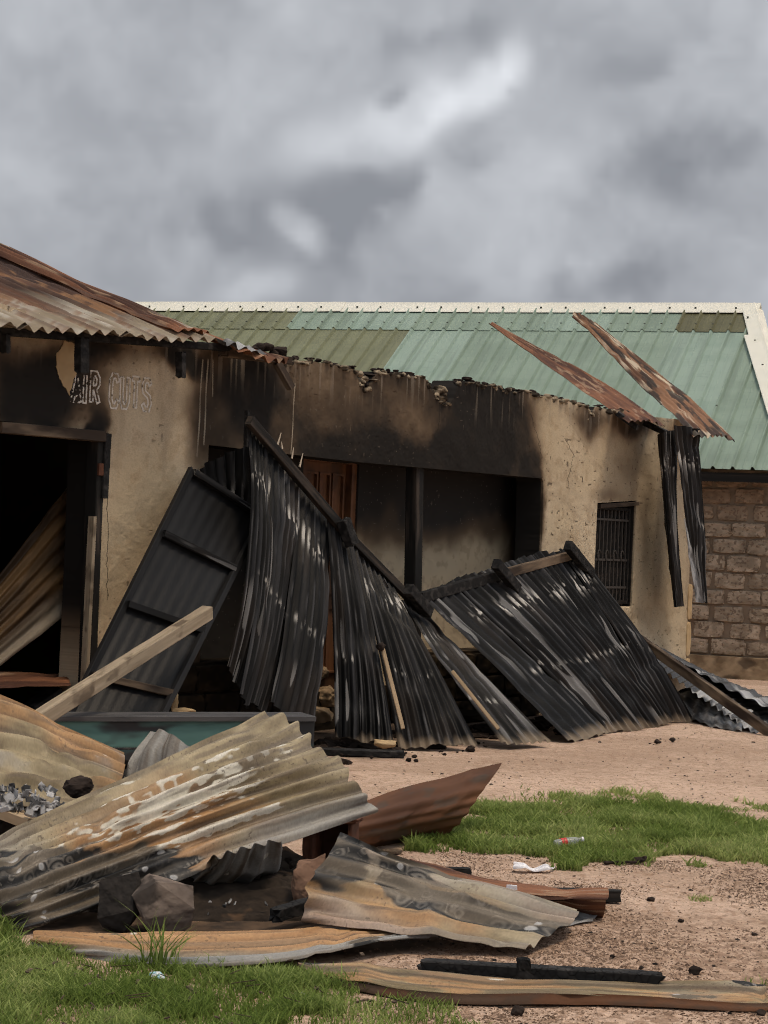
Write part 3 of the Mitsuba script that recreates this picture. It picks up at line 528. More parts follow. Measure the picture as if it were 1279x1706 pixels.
scr = np.array(scr); m = trimesh.creation.icosahedron()
part(roof, 'screw', ply(trimesh.Trimesh((scr[:, None] + m.vertices[None] * [.017, .017, .014]).reshape(-1, 3), (np.arange(len(scr))[:, None, None] * 12 + m.faces).reshape(-1, 3), process=False), 'screw_metal'), 'roofing screws', True)

# ---------------------------------------------------------------- the burnt house
h = thing('burnt_house', 'burnt out tan plastered house with soot stained front wall and roof mostly gone', 'house')
SL = -12.6
top = [(s, 2.80 + .05 * math.sin(s * 1.1) * .5 + .05 * float(meshkit.fbm(np.array([s * 3.1, 1, 1.]), 4, 3)) ) for s in np.arange(SL, .02, .05)]
def notch(s, z, c, wd, dp): return z - dp * max(0, 1 - abs(s - c) / wd) ** .7
for c_, wd, dp in (((-6.136,2.773)[0], .16, .16), ((-5.002,2.747)[0], .26, .22), ((-4.836,2.711)[0], .12, .1), ((-2.302,2.741)[0], .1, .1), ((-7.267,2.785)[0], .2, .06)): top = [(s, notch(s, z, c_, wd, dp)) for s, z in top]
dl, drr = (-10.297,2.139)[0], (-9.280,2.130)[0]
ol, orr, lint = (-8.109,2.142)[0], (-3.186,2.106)[0], 2.105
front = sg.Polygon([(SL, -.1), (dl, -.1), (dl, 2.14), (drr, 2.13), (drr + .01, 1.4), (drr, -.1), (ol, -.1), (ol, lint + .01), (ol + 1.9, lint - .01), (orr - .03, lint), (orr, lint - .03), (orr + .015, 1.6), (orr, -.1), (0, -.1)] + top[::-1])
win = sg.Polygon([(-2.126,0.953), (-1.301,0.960), (-1.285,1.979), (-2.110,1.926)])
front = front.difference(win)
fm = slab_poly(front, -.27, 0)
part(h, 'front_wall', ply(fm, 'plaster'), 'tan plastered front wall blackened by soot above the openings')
part(h, 'end_wall', ply(fbox(-.27, -.002, -3.3, -.272, -.1, 2.75), 'plaster'))
part(h, 'end_wall', ply(fbox(SL, SL + .27, -3.3, -.272, -.1, 2.75), 'plaster'))
part(h, 'rear_wall', ply(fbox(SL, 0, -3.57, -3.302, -.1, 2.75), 'room_soot'))
part(h, 'partition', ply(trimesh.util.concatenate([fbox(ol - .28, ol - .05, -3.3, -.272, -.1, 2.75), fbox(ol + .2, orr + .6, -3.0, -.70, 2.4, 2.5)]), 'room_soot'))
part(h, 'room_lining', ply(trimesh.util.concatenate([fbox(SL + .272, ol - .282, -3.3, -3.27, 0, 2.7), fbox(SL + .3, ol - .282, -3.26, -.275, -.05, .02), fbox(SL + .272, SL + .30, -3.26, -.275, 0, 2.7)]), 'room_soot'), 'soot black room inside the doorway')
# porch: back wall, door opening, floor, post
BT = -.45
dL, dR = (-6.290,2.013)[0], (-5.495,2.051)[0]
part(h, 'porch_wall', ply(slab_poly(sg.box(ol - .04, -.1, orr + .9, 2.85).difference(sg.box(dL, -.1, dR, 2.18)), BT - .2, BT), 'porch_plaster'), 'porch back wall, tan below and soot black above')
part(h, 'porch_side', ply(fbox(orr + .55, orr + .8, BT + .002, -.275, -.1, 2.85), 'porch_plaster'))
part(h, 'porch_floor', ply(fbox(ol - .04, orr + .54, BT + .003, -.275, -.1, .30), 'dark_block'))
part(h, 'porch_lintel', ply(fbox(ol - .04, orr + .5, -.40, -.272, lint + .02, 2.5), 'room_soot'))
part(h, 'porch_post', timber(P(0.236,17.572,2.115), P(0.284,17.646,0.090) + ZD * .02, .11, .11, 'char_brown', .03, 5, 10, up=ND), 'smoke blackened timber post holding the porch lintel')
d_ = part(h, 'porch_door', ply(fbox(dL, dR, BT - .12, BT - .08, .28, 2.16), 'door_wood'), 'red brown panelled timber door')
cw = (dR - dL)
part(d_, 'frame', ply(trimesh.util.concatenate([fbox(dR - .07, dR, BT - .078, BT - .02, .28, 2.16), fbox(dL, dL + .07, BT - .078, BT - .02, .28, 2.16), fbox(dL + .07, dR - .07, BT - .078, BT - .02, 2.10, 2.16)]), 'door_wood'))
for a, b in ((.06, .34), (.38, .62), (.66, .92)):
    for z0, z1 in ((.42, .95), (1.05, 2.02)):
        xa, xb, e_ = dL + .07 + (cw - .14) * a, dL + .07 + (cw - .14) * b, .018
        m = trimesh.util.concatenate([fbox(xa, xb, BT - .079, BT - .055, z0, z0 + e_), fbox(xa, xb, BT - .079, BT - .055, z1 - e_, z1), fbox(xa, xa + e_, BT - .079, BT - .055, z0 + e_, z1 - e_), fbox(xb - e_, xb, BT - .079, BT - .055, z0 + e_, z1 - e_)])
        part(d_, 'panel', ply(m, 'door_wood'))
part(h, 'porch_pillar', ply(fbox((-6.915,2.079)[0] - .05, (-6.709,2.090)[0] - .04, -.40, -.28, .28, lint + .03), 'room_soot'), 'soot black pillar beside the porch door')
# low block courses under the porch opening
rng = np.random.default_rng(9)
for a, b in ((ol - .5, (-7.112,0.588)[0]), ((-5.164,0.538)[0], orr + .05)):
    lw = part(h, 'low_wall', ply(fbox(a, b, -.26, .02, -.1, .60), 'dark_block'), 'low wall of charred blocks below the porch')
    for r_ in range(3):
        s = a + (.2 if r_ % 2 else 0) * .5
        while s < b - .1:
            e = min(s + .40, b); m = rough_block(fp((s + e) / 2, .03, .10 + r_ * .195), [WD, ND, ZD], ((e - s) / 2 - .012, .04, .088), int(rng.integers(1e6)), k=3)
            part(lw, 'block', mikit.ply(m, 'mat_dark_block', False, np.full((len(m.vertices), 2), rng.random()))); s = e
# crest: scalloped mortar where the roof sheets lay, with charred crust on top
cr, cb = [], []
tp = np.array(top); rng = np.random.default_rng(3)
for s in np.arange((-7.207,2.791)[0], (-1.292,2.813)[0], .052):
    s = s + rng.uniform(-.03, .03)
    if rng.random() < .22: continue
    z = np.interp(s, tp[:, 0], tp[:, 1])
    cr.append(rock(fp(s, -.008 + rng.uniform(-.012, .008), z - .004 + rng.uniform(-.02, .012)), (.022 + rng.uniform(0, .034), .03, .009 + rng.uniform(0, .02)), int(rng.integers(1e6)), 2, .5))
    if rng.random() < .75: cb.append(rock(fp(s + .02, -.06 + rng.uniform(-.03, .03), z + .014 + rng.uniform(-.008, .014)), (.022 + rng.uniform(0, .035), .04, .009 + rng.uniform(0, .015)), int(rng.integers(1e6)), 2, .45))
part(h, 'crest_mortar', ply(trimesh.util.concatenate(cr), 'sooty_mud', 50), 'broken scallops of mortar along the wall top', True)
part(h, 'crest_crust', ply(trimesh.util.concatenate(cb), 'cinder', 50), 'charred crust on the wall top', True)
# broken-out mud in the wall-top notches
for (x_, y_), r_ in (((-6.150,2.739), .07), ((-4.934,2.728), .11), ((-5.082,2.672), .07), ((-2.302,2.741), .06)):
    for j in range(4):
        part(h, 'broken_mud', ply(rock(fp(x_ + rng.uniform(-r_, r_), -.03, y_ + rng.uniform(-.06, .05)), (r_ * .55, .04, r_ * .4), int(rng.integers(1e6)), 2, .35), 'sooty_mud', 50))
patch = ragged(sg.Polygon([(-9.745,2.596), (-9.687,2.674), (-9.606,2.690), (-9.523,2.667), (-9.523,2.578), (-9.546,2.480), (-9.583,2.411), (-9.602,2.340), (-9.639,2.383), (-9.695,2.440), (-9.733,2.502)]))
part(h, 'bare_patch', ply(slab_poly(patch, -.005, .004), 'bare_mud'), 'patch of bare yellow mud where the plaster fell off')
# corner strips of pale render
for a, b in (((-0.031,0.821), (0.068,1.174)), ((-0.027,0.451), (0.074,0.790)), ((-0.043,0.317), (0.078,0.424))):
    part(h, 'corner_render', ply(rough_block(fp(.03, -.02, (a[1] + b[1]) / 2), [WD, ND, ZD], (.05, .03, abs(b[1] - a[1]) / 2), int(a[1] * 1000), k=3), 'bare_mud'))
# doorway on the left: charred frame
dw = part(h, 'doorway', timber(P(-2.391,13.243,2.097), P(-1.862,14.073,2.102), .09, .07, 'smoky_wood', .05, 1), 'charred timber lintel of the open doorway')
part(dw, 'jamb', timber(P(-1.852,14.107,2.124), P(-1.857,14.100,1.700), .06, .10, 'char', .08, 2, up=ND), 'charred upper end of the door jamb')
part(dw, 'jamb', timber(P(-1.893,14.080,2.070), P(-1.887,14.090,0.290), .07, .10, 'char_brown', .05, 3, 20, up=ND), 'charred door jamb')
part(dw, 'jamb', timber(P(-1.885,13.999,1.580), P(-1.892,13.988,0.298), .03, .05, 'grey_wood', .04, 4, 20, up=ND), 'bare pale strip of the door jamb')
part(dw, 'jamb', timber(P(-2.006,14.276,1.856), P(-1.995,14.292,0.230), .06, .10, 'char', .05, 6, 20, up=ND), 'charred inner door jamb')
part(dw, 'hinge', ply(fbox((-9.319,1.893)[0] - .01, (-9.289,1.895)[0] + .02, .03, .045, (-9.304,1.847)[1], (-9.309,1.925)[1]), 'red_iron'), 'rusty hinge plate')
# window with burglar bars
wd_ = part(h, 'window', ply(fbox((-2.133,1.467)[0] - .05, (-1.214,1.482)[0], -.12, -.10, .93, 1.99), 'char_brown'), 'small blackened window with iron bars')
wl, wr, wb, wt = (-2.114,0.964)[0] + .03, (-1.314,0.960)[0] - .02, .985, 1.90
part(wd_, 'frame', ply(trimesh.util.concatenate([fbox(wl, wl + .03, -.07, -.03, wb, wt), fbox(wr - .03, wr, -.07, -.03, wb, wt), fbox(wl + .03, wr - .03, -.07, -.03, wt - .03, wt), fbox(wl + .03, wr - .03, -.07, -.03, wb, wb + .03)]), 'char_brown'))
for j in range(9):
    s = wl + .055 + (wr - wl - .11) * j / 8
    part(wd_, 'bar', ply(fbox(s - .007, s + .007, -.060, -.044, wb + .03, wt - .03), 'bar_iron'))
for z in (1.14, 1.40, 1.78): part(wd_, 'rail', ply(fbox(wl + .03, wr - .03, -.0435, -.036, z - .010, z + .010), 'bar_iron'))
for j in range(4):
    s = wl + .12 + (wr - wl - .2) * j / 3.4; pts = [fp(s + .035 * math.cos(a), -.035, 1.44 + .05 * math.sin(a)) for a in np.linspace(.4, 4.4, 9)]
    part(wd_, 'scroll', ply(trimesh.util.concatenate([trimesh.creation.cylinder(.008, segment=[pts[i], pts[i + 1]], sections=6) for i in range(8)]), 'bar_iron'))
part(wd_, 'lintel', timber(P(1.998,20.207,1.900), P(2.436,20.895,1.952), .06, .04, 'smoky_wood', .06, 8))
part(wd_, 'sill', ply(rough_block(fp((wl + wr) / 2 - .05, .03, .90), [WD, ND, ZD], (.34, .03, .06), 5, k=3), 'plaster'), 'chipped plaster sill')
# painted lettering: hollow capitals
STROKES = {'A': [[(0, 0), (.5, 1), (1, 0)], [(.22, .4), (.78, .4)]], 'I': [[(.5, 0), (.5, 1)]], 'R': [[(.1, 0), (.1, 1), (.65, 1), (.9, .85), (.9, .65), (.65, .5), (.1, .5)], [(.5, .5), (1, 0)]],
           'C': [[(1, .8), (.8, .98), (.35, 1), (.08, .82), (.05, .2), (.3, 0), (.75, 0), (1, .2)]], 'U': [[(.05, 1), (.05, .2), (.3, 0), (.7, 0), (.95, .2), (.95, 1)]], 'T': [[(0, 1), (1, 1)], [(.5, 1), (.5, 0)]],
           'S': [[(.95, .85), (.7, 1), (.25, 1), (.05, .8), (.15, .58), (.8, .42), (.95, .2), (.75, 0), (.25, 0), (.02, .15)]]}
rng = np.random.default_rng(12)
def letter(ch, x0, x1, z0, z1, fade=0.0):
    ls = so.unary_union([sg.LineString([(x0 + (x1 - x0) * a, z0 + (z1 - z0) * b) for a, b in st]) for st in STROKES[ch]])
    ring = ls.buffer(.0155, join_style=2, cap_style=2).boundary.buffer(.0060)
    for _ in range(int(5 + fade * 90)): ring = ring.difference(sg.Point(rng.uniform(x0 - .05, x1 + .05), rng.uniform(z0 - .05, z1 + .05)).buffer(rng.uniform(.003, .012)))
    return slab_poly(ring, .001, .004)
LET = [('A', (-9.573,2.443), (-9.500,2.309), 2.2), ('I', (-9.476,2.482), (-9.429,2.307), .35), ('R', (-9.394,2.504), (-9.316,2.319), .2), ('C', (-9.198,2.510), (-9.123,2.310), .0), ('U', (-9.087,2.507), (-9.012,2.314), .0), ('T', (-8.977,2.505), (-8.899,2.315), .0), ('S', (-8.860,2.506), (-8.781,2.315), .0)]
for ch, a, b, fd in LET:
    part(h, 'letter', ply(letter(ch, a[0], b[0], b[1], a[1], fd), 'chalk'), 'hollow white painted letter ' + ch)
# eave timbers and the remaining roof
rf = part(h, 'roof', timber(P(-2.528,12.785,2.651), P(-1.051,15.105,2.799), .05, .05, 'char', .05, 21, 30), 'charred eave purlin below the rusty sheets')
for a, b, wdt in ((P(-1.931,13.499,2.677), P(-1.925,13.509,2.486), .08), (P(-1.391,14.347,2.682), P(-1.386,14.355,2.539), .045), (P(-2.323,12.996,2.637), P(-2.320,13.001,2.550), .04)):
    part(rf, 'rafter_end', timber(a, b, wdt, .06, 'char', .08, 7, 6, up=ND, jag=.02))
part(rf, 'wall_plate', timber(P(-1.157,14.975,2.754), P(-0.741,15.629,2.770), .09, .055, 'smoky_wood', .06, 22, 16), 'half burnt wall plate end')
part(rf, 'brace', timber(P(-0.806,15.488,2.735), P(-0.707,15.533,2.574), .06, .045, 'smoky_wood', .08, 23, 8, up=ND, jag=.02), 'burnt stub of a brace')
for p_, r_ in ((P(-0.937,15.450,2.834), .05), (P(-0.883,15.536,2.852), .042), (P(-0.802,15.681,2.838), .05), (P(-0.844,15.578,2.810), .035), (P(-0.980,15.383,2.818), .036)):
    part(rf, 'cinder', ply(rock(p_, (r_ * 1.3, r_, r_ * .9), int(p_[0] * 1e4) % 9999, 2, .25), 'cinder', 50))
ez = interp1d([-14, -10.646, -8.454, -7.724], [2.60, 2.666, 2.786, 2.74], fill_value='extrapolate')
TA = math.tan(math.radians(18.9))
def roof_pt(s, m, lift=0): return fp(s, .35 - m, float(ez(s)) + m * TA + lift)
edges = [-13.3, -12.35, -11.4, -10.45, -9.5, -8.56]
for j in range(5):
    a, b = edges[j] - .05, edges[j + 1] + .05; m1 = 2.06 + .05 * math.sin(j * 2.3)
    part(rf, 'sheet', sheet([[roof_pt(a, 0), roof_pt(a, m1 * .5), roof_pt(a, m1)], [roof_pt((a + b) / 2, .0, .0), roof_pt((a + b) / 2, m1 * .5, .01), roof_pt((a + b) / 2, m1)], [roof_pt(b, 0, .015), roof_pt(b, m1 * .5, .015), roof_pt(b, m1, .015)]],
        'rust_roof', 8, .014, 30, (.012, .03), .012, j, sharp=.45, uoff=0.001 * j), 'rusty corrugated sheet with a bleached lower end')
    part(rf, 'rear_sheet', sheet([[roof_pt(a, 2.0, -.02), fp(a, -3.9, 2.62)], [roof_pt(b, 2.0, -.02), fp(b, -3.9, 2.62)]], 'rust_dark', 8, .019, 12))
# loose rust sheet lying along the broken edge and the low remnant at the eave
part(rf, 'verge_sheet', sheet([[roof_pt(-8.85, .10, .03), roof_pt(-8.84, .9, .025), roof_pt(-8.84, 2.04, .05)], [roof_pt(-8.68, .06, .04), roof_pt(-8.68, .9, .035), roof_pt(-8.66, 2.0, .07)], [roof_pt(-8.49, .08, .03), roof_pt(-8.52, .9, .015), roof_pt(-8.50, 1.98, .05)]], 'rust_dark', 4, .016, 26, (.02, .05), .015, 9, sharp=.2), 'dark rust sheet along the broken edge of the roof')
part(rf, 'remnant', sheet([[roof_pt(-8.35, -.02, -.02), roof_pt(-8.3, .35, -.02), roof_pt(-8.3, .95, -.05)], [roof_pt(-7.9, -.02, -.03), roof_pt(-7.95, .25, -.03), roof_pt(-8.1, .62, -.04)], [roof_pt(-7.68, .0, .0), roof_pt(-7.75, .12, -.02), roof_pt(-7.9, .25, -.03)]], 'rust_dark', 5, .018, 16, (.03, .05), .02, 3, sharp=.2), 'low rust brown remnant of the roof at the eave')
part(rf, 'eave_strip', sheet([[roof_pt(-8.42, -.01, .01), roof_pt(-8.42, .10, .015)], [roof_pt(-7.93, .0, -.02), roof_pt(-7.93, .07, .0)]], 'bright_zinc', 4, .02, 4, (.2, .3), .01, 5, sharp=.2), 'pale zinc end of a roof sheet')

# ---------------------------------------------------------------- sheets left on the wall top at the right corner
whole('rusty_roof_sheet', 'narrow dark red roof sheet tilting up from the wall top, left of the bleached one', 'roof sheet', sheet([[P(2.216,19.825,2.669), P(1.719,22.000,3.270), P(1.028,23.000,3.865)], [P(2.395,20.031,2.693), P(1.978,22.500,3.300), P(1.105,23.250,3.867)], [P(2.615,20.338,2.668), P(2.219,22.700,3.256), P(1.188,23.450,3.832)]], 'rust_dark', 6, .012, 28, (.03, .05), .009, 41))
whole('rusty_roof_sheet', 'wider rust and bleached roof sheet rising highest from the right corner of the burnt house', 'roof sheet', sheet([[P(2.948,20.713,2.609), P(2.564,22.700,3.320), P(1.919,23.400,4.071)], [P(3.213,21.128,2.639), P(2.783,22.950,3.348), P(2.033,23.650,4.069)], [P(3.484,21.554,2.598), P(3.029,23.200,3.299), P(2.190,23.900,4.015)]], 'rust_pale', 7, .017, 28, (.04, .06), .022, 43))
whole('charred_rafter', 'short charred rafter end under the dark red roof sheet at the wall top', 'timber', timber(P(2.156,20.214,2.767), P(2.315,20.091,2.643), .05, .045, 'char', .1, 31, 8, jag=.02), 'charred rafter ends at the corner')
whole('charred_rafter', 'charred rafter end above the hanging sheets at the right corner of the wall', 'timber', timber(P(2.478,20.719,2.717), P(2.656,20.551,2.624), .06, .05, 'char', .1, 32, 8, jag=.02), 'charred rafter ends at the corner')
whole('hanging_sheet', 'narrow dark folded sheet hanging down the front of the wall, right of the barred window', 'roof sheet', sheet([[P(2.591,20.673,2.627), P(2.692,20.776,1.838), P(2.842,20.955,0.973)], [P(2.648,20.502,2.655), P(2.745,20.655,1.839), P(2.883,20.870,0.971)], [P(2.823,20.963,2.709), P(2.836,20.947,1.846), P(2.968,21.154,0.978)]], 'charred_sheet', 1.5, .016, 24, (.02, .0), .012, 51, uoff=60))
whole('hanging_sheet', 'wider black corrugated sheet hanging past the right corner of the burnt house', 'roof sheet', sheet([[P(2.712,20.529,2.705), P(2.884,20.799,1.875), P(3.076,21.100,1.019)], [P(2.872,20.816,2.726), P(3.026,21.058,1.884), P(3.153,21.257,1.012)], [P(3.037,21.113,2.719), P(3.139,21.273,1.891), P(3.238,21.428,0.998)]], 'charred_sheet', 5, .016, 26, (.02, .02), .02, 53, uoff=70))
whole('zinc_strip', 'pale bent zinc strip along the lower left edge of the hanging black sheet', 'metal strip', sheet([[P(2.885,20.744,1.817), P(2.971,20.879,1.416), P(3.058,21.016,1.021)], [P(2.895,20.778,1.829), P(3.035,20.998,1.417), P(3.169,21.209,1.008)]], 'bright_zinc', 1, .004, 16, (0, 0), .01, 55))

# ---------------------------------------------------------------- collapsed porch roof, left part: sheets fanned out under one purlin
f1 = thing('fallen_roof_section', 'tall fan of black corrugated sheets hanging from a slanting charred purlin, in front of the porch door', 'fallen roof')
part(f1, 'purlin', timber(P(-0.953,14.885,2.290), P(-0.256,15.943,1.521), .05, .07, 'char_brown', .06, 61, 30), 'charred purlin along the slanting top edge')
part(f1, 'purlin', timber(P(-0.212,16.050,1.478), P(0.326,16.783,0.963), .05, .062, 'char_brown', .06, 62, 24), 'lower length of charred purlin')
part(f1, 'stub', timber(P(-0.289,15.780,1.629), P(-0.225,15.805,1.464), .09, .08, 'char', .1, 63, 6, up=ND, jag=.02))
part(f1, 'stub', timber(P(-0.971,14.931,2.358), P(-0.970,14.934,2.105), .03, .03, 'char', .1, 64, 8, up=ND))
for tl, tr, br, bl, nw, lab, ben in (
    (P(-0.977,14.998,2.278), P(-0.836,15.218,2.135), P(-0.869,14.627,0.308), P(-1.013,14.493,0.606), 6, 'leftmost black sheet with a curved ragged foot', .10),
    (P(-0.858,15.128,2.164), P(-0.613,15.512,1.881), P(-0.773,14.870,0.230), P(-0.918,14.457,0.399), 6.5, 'black sheet with white heat marks near its top', .06),
    (P(-0.637,15.532,1.906), P(-0.402,15.901,1.634), P(-0.447,15.159,0.085), P(-0.727,14.756,0.356), 6.5, 'black sheet hanging free of the ground', .05),
    (P(-0.421,15.776,1.658), P(-0.193,16.135,1.438), P(0.141,15.282,0.033), P(-0.283,15.361,0.081), 7, 'black sheet with a dusty tan foot', .02),
    (P(-0.217,16.153,1.464), P(0.045,16.565,1.216), P(0.746,15.650,0.044), P(0.174,15.500,-0.008), 8, 'broad black sheet spreading to the ground', .02),
    (P(0.158,16.556,1.046), P(0.396,17.078,0.899), P(1.319,16.200,0.050), P(0.944,15.900,0.024), 6, 'narrow black sheet sliding to the right', -.02)):
    c = np.array([[tl, (tl + bl) / 2 + ND * ben, bl], [(tl + tr) / 2, (tl + tr + bl + br) / 4 + ND * (ben + .03), (bl + br) / 2], [tr, (tr + br) / 2 + ND * ben, br]])
    part(f1, 'sheet', sheet(c, 'charred_sheet', nw, .0135, 44, (.0, .045), .011, int(nw * 10 + ben * 100), sharp=.15), lab)
part(f1, 'sheet', sheet([[P(0.005,16.278,1.192), P(0.097,16.386,1.048), P(0.224,16.548,0.884)], [P(0.027,16.257,1.203), P(0.129,16.380,1.050), P(0.246,16.545,0.912)]], 'bright_zinc', 1, .006, 12), 'pale torn edge of a sheet')
part(f1, 'top_flap', sheet([[P(-1.282,14.910,1.963), P(-1.228,15.013,1.659)], [P(-1.140,15.114,2.076), P(-1.100,15.195,1.583)], [P(-0.979,15.311,2.159), P(-0.979,15.330,1.503)]], 'charred_sheet', 5, .016, 12, (.12, .0), .02, 77, sharp=.2, uoff=80), 'small buckled black sheet behind the top')
rng = np.random.default_rng(77)
for a, b, ln in ((P(-0.765,15.144,2.135), 25, .09), (P(-0.733,15.194,2.113), -15, .05), (P(-0.667,15.297,2.052), 12, .08), (P(-0.613,15.383,1.997), 20, .10), (P(-0.888,15.007,2.232), -20, .05)):
    part(f1, 'splinter', timber(a, a + WD * ln * math.sin(math.radians(b)) + ZD * ln, .016, .008, 'pale_splinter', .1, int(b + 100), 4, up=ND, taper=(1, .3)))
whole('wooden_lath', 'tan bare wooden lath on the broad black sheet, upright beside a black knot', 'lath', timber(P(0.029,15.620,0.720), P(0.196,15.400,0.165), .028, .02, 'tan_wood', .05, 71, 12, up=(.3, -1, 0)))
whole('wooden_lath', 'tan wooden lath slanting along the left edge of the narrow black sheet', 'lath', timber(P(0.554,16.100,0.547), P(0.902,15.880,0.151), .026, .018, 'tan_wood', .05, 72, 12, up=(.3, -1, 0)))
whole('charcoal_knob', 'round charred lump stuck at the head of the tan wooden lath', 'charred lump', ply(rock(P(0.015,15.600,0.733), (.042, .04, .038), 73, 2, .2), 'cinder', 50))
# ---------------------------------------------------------------- right part
f2 = thing('fallen_roof_section', 'low slab of black corrugated sheets fallen sideways to the ground, under the barred window', 'fallen roof')
tp_ = [P(0.283,16.789,1.119), P(0.539,17.192,1.201), P(0.961,17.854,1.330), P(1.268,18.336,1.444), P(1.523,18.736,1.493), P(1.693,19.003,1.478)]
bt_ = [P(1.550,16.644,0.000), P(1.886,17.566,0.000), P(2.253,18.179,0.000), P(2.468,18.512,0.000), P(2.570,18.740,0.000), P(2.777,19.021,0.000)]
for j, (nw, lab) in enumerate(((5, 'leftmost black sheet of the slab'), (7, 'second black sheet with white ash marks'), (6, 'third black sheet with bleached top'), (5, 'fourth narrow black sheet'), (5, 'rightmost black sheet ending in a point on the sand'))):
    tl, tr, br, bl = tp_[j] - WD * .03, tp_[j + 1] + WD * .03, bt_[j + 1] + P(.03, -.02 - .01 * (j % 2), 0), bt_[j] - P(.05, 0, 0)
    lift = .022 * ((j * 2) % 3)
    c = np.array([[tl, (tl + bl) / 2 + ND * (.02 + lift), bl], [(tl + tr) / 2, (tl + tr + bl + br) / 4 + ND * (.04 + lift), (bl + br) / 2], [tr, (tr + br) / 2 + ND * (.02 + lift), br]])
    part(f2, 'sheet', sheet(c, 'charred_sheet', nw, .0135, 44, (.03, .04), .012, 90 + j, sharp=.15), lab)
part(f2, 'purlin', timber(P(0.306,16.677,1.067), P(1.020,17.798,1.269), .05, .085, 'char', .06, 81, 20), 'black half of the purlin')
part(f2, 'purlin', timber(P(1.020,17.798,1.269), P(1.703,18.870,1.453), .05, .075, 'smoky_wood', .05, 82, 20), 'brown unburnt half of the purlin')
for a, b in ((P(0.207,16.372,1.140), P(0.375,16.636,0.956)), (P(0.921,17.474,1.347), P(1.118,17.784,1.144)), (P(1.587,18.519,1.522), P(1.828,18.899,1.279))):
    part(f2, 'stub', timber(a, b, .085, .07, 'char', .06, int(a[0] * 100) % 97, 8, up=ND), 'charred rafter stub nailed across the purlin')
# ---------------------------------------------------------------- far right collapse
f3 = thing('fallen_roof_section', 'flattened grey corrugated sheets under a long slanting beam, at the right edge by the block house', 'fallen roof')
part(f3, 'beam', timber(P(2.161,20.200,0.845), P(3.321,18.000,0.003), .05, .085, 'smoky_wood', .05, 84, 34), 'long grey brown slanting beam')
part(f3, 'sheet', sheet([[P(2.136,20.150,0.790), P(2.461,21.200,0.703), P(2.937,22.300,0.471)], [P(2.719,19.150,0.321), P(3.106,20.300,0.316), P(3.543,21.400,0.203)], [P(3.230,18.100,-0.039), P(3.673,19.200,-0.027), P(4.190,20.300,-0.024)]], 'zinc_dark', 24, .010, 20, (.03, .03), .012, 85, sharp=.3), 'grey corrugated sheet with a zigzag end')
part(f3, 'sheet', sheet([[P(2.677,21.000,0.545), P(3.085,22.000,0.377)], [P(3.113,19.800,0.315), P(3.477,21.000,0.239)], [P(3.619,18.800,0.099), P(3.947,19.800,0.074)]], 'zinc_dark', 9, .016, 16, (.05, .03), .02, 86, uoff=90), 'dark grey sheet lying behind the beam')
part(f3, 'sheet', sheet([[P(2.689,19.313,0.020), P(2.721,19.600,0.215), P(2.895,20.000,0.282)], [P(2.867,18.640,0.010), P(2.984,19.100,0.145), P(3.129,19.700,0.202)], [P(3.091,18.273,0.010), P(3.168,18.600,0.087), P(3.347,19.200,0.114)]], 'bright_zinc', 6, .012, 20, (.1, .05), .035, 87), 'crumpled bright zinc sheet on the sand')
whole('weed', 'small green weed growing between the bright crumpled zinc and the wall corner', 'plant', grass_mesh(sg.Point(P(2.880,20.335,0.000)[0], P(2.880,20.335,0.000)[1]).buffer(.09), 60, .08, .2, 88, .01, .009))
# ---------------------------------------------------------------- metal door leaf and plank on the left
dl_ = thing('metal_door_leaf', 'charred black metal door leaf with cross bars leaning against the tan wall', 'door')
TL, TR, BR, BL = P(-1.346,14.679,1.915), P(-0.846,15.277,1.670), P(-1.440,12.750,0.027), P(-1.988,12.600,0.004)
def leaf(a, b, off=0.0):
    nn = np.cross(TR - TL, BL - TL); nn /= np.linalg.norm(nn); nn *= -np.sign(nn[1])
    return TL + (TR - TL) * a + (BL - TL) * b + ((BR - TR) - (BL - TL)) * a * b + nn * off
part(dl_, 'panel', sheet([[leaf(0, 0), leaf(0, 1)], [leaf(1, 0), leaf(1, 1)]], 'door_metal', 8, .0018, 20, thick=.004))
part(dl_, 'stile', timber(leaf(.015, -.005, .02), leaf(.015, 1, .02), .05, .03, 'door_metal', .01, 91, 16, up=-ND))
part(dl_, 'stile', timber(leaf(.985, -.005, .02), leaf(.985, 1, .02), .05, .03, 'door_metal', .01, 92, 16, up=-ND))
for b, m in ((.012, 'charred_sheet'), (.235, 'charred_sheet'), (.475, 'door_metal'), (.70, 'smoky_wood'), (.93, 'door_metal')):
    part(dl_, 'cross_bar', timber(leaf(.04, b - .01, .03), leaf(.96, b + .02, .03), .045, .05, m, .03, int(b * 100), 14, up=-ND), 'brown cross bar' if m == 'smoky_wood' else None)
whole('wooden_plank', 'pale grey square timber leaning diagonally across the black metal door leaf', 'plank', timber(P(-1.860,11.700,0.432), P(-1.097,13.700,0.995), .075, .085, 'grey_wood', .05, 95, 26, jag=.02))
# sheet and boards inside the doorway
whole('leaning_sheet', 'yellow brown corrugated sheet leaning inside the open doorway', 'roof sheet', sheet([[P(-2.516,13.586,0.494), P(-2.046,14.324,0.948)], [P(-2.546,13.687,0.752), P(-2.069,14.437,1.397)], [P(-2.570,13.761,0.984), P(-2.081,14.529,1.853)]], 'sheet_inner', 7, .016, 24, (.0, .02), .015, 101, uoff=0))
whole('fallen_board', 'charred board end lying on the doorway floor behind the khaki sheet', 'board', timber(P(-2.239,13.687,0.308), P(-2.071,13.949,0.449), .12, .05, 'char', .05, 102, 8))
whole('floor_sheet', 'low rusty sheet lying flat just inside the doorway', 'roof sheet', sheet([[P(-2.483,13.024,0.496), P(-1.958,13.848,0.491)], [P(-2.610,13.662,0.568), P(-2.077,14.498,0.523)]], 'rust_dark', 4, .014, 14, (.02, .02), .01, 103))
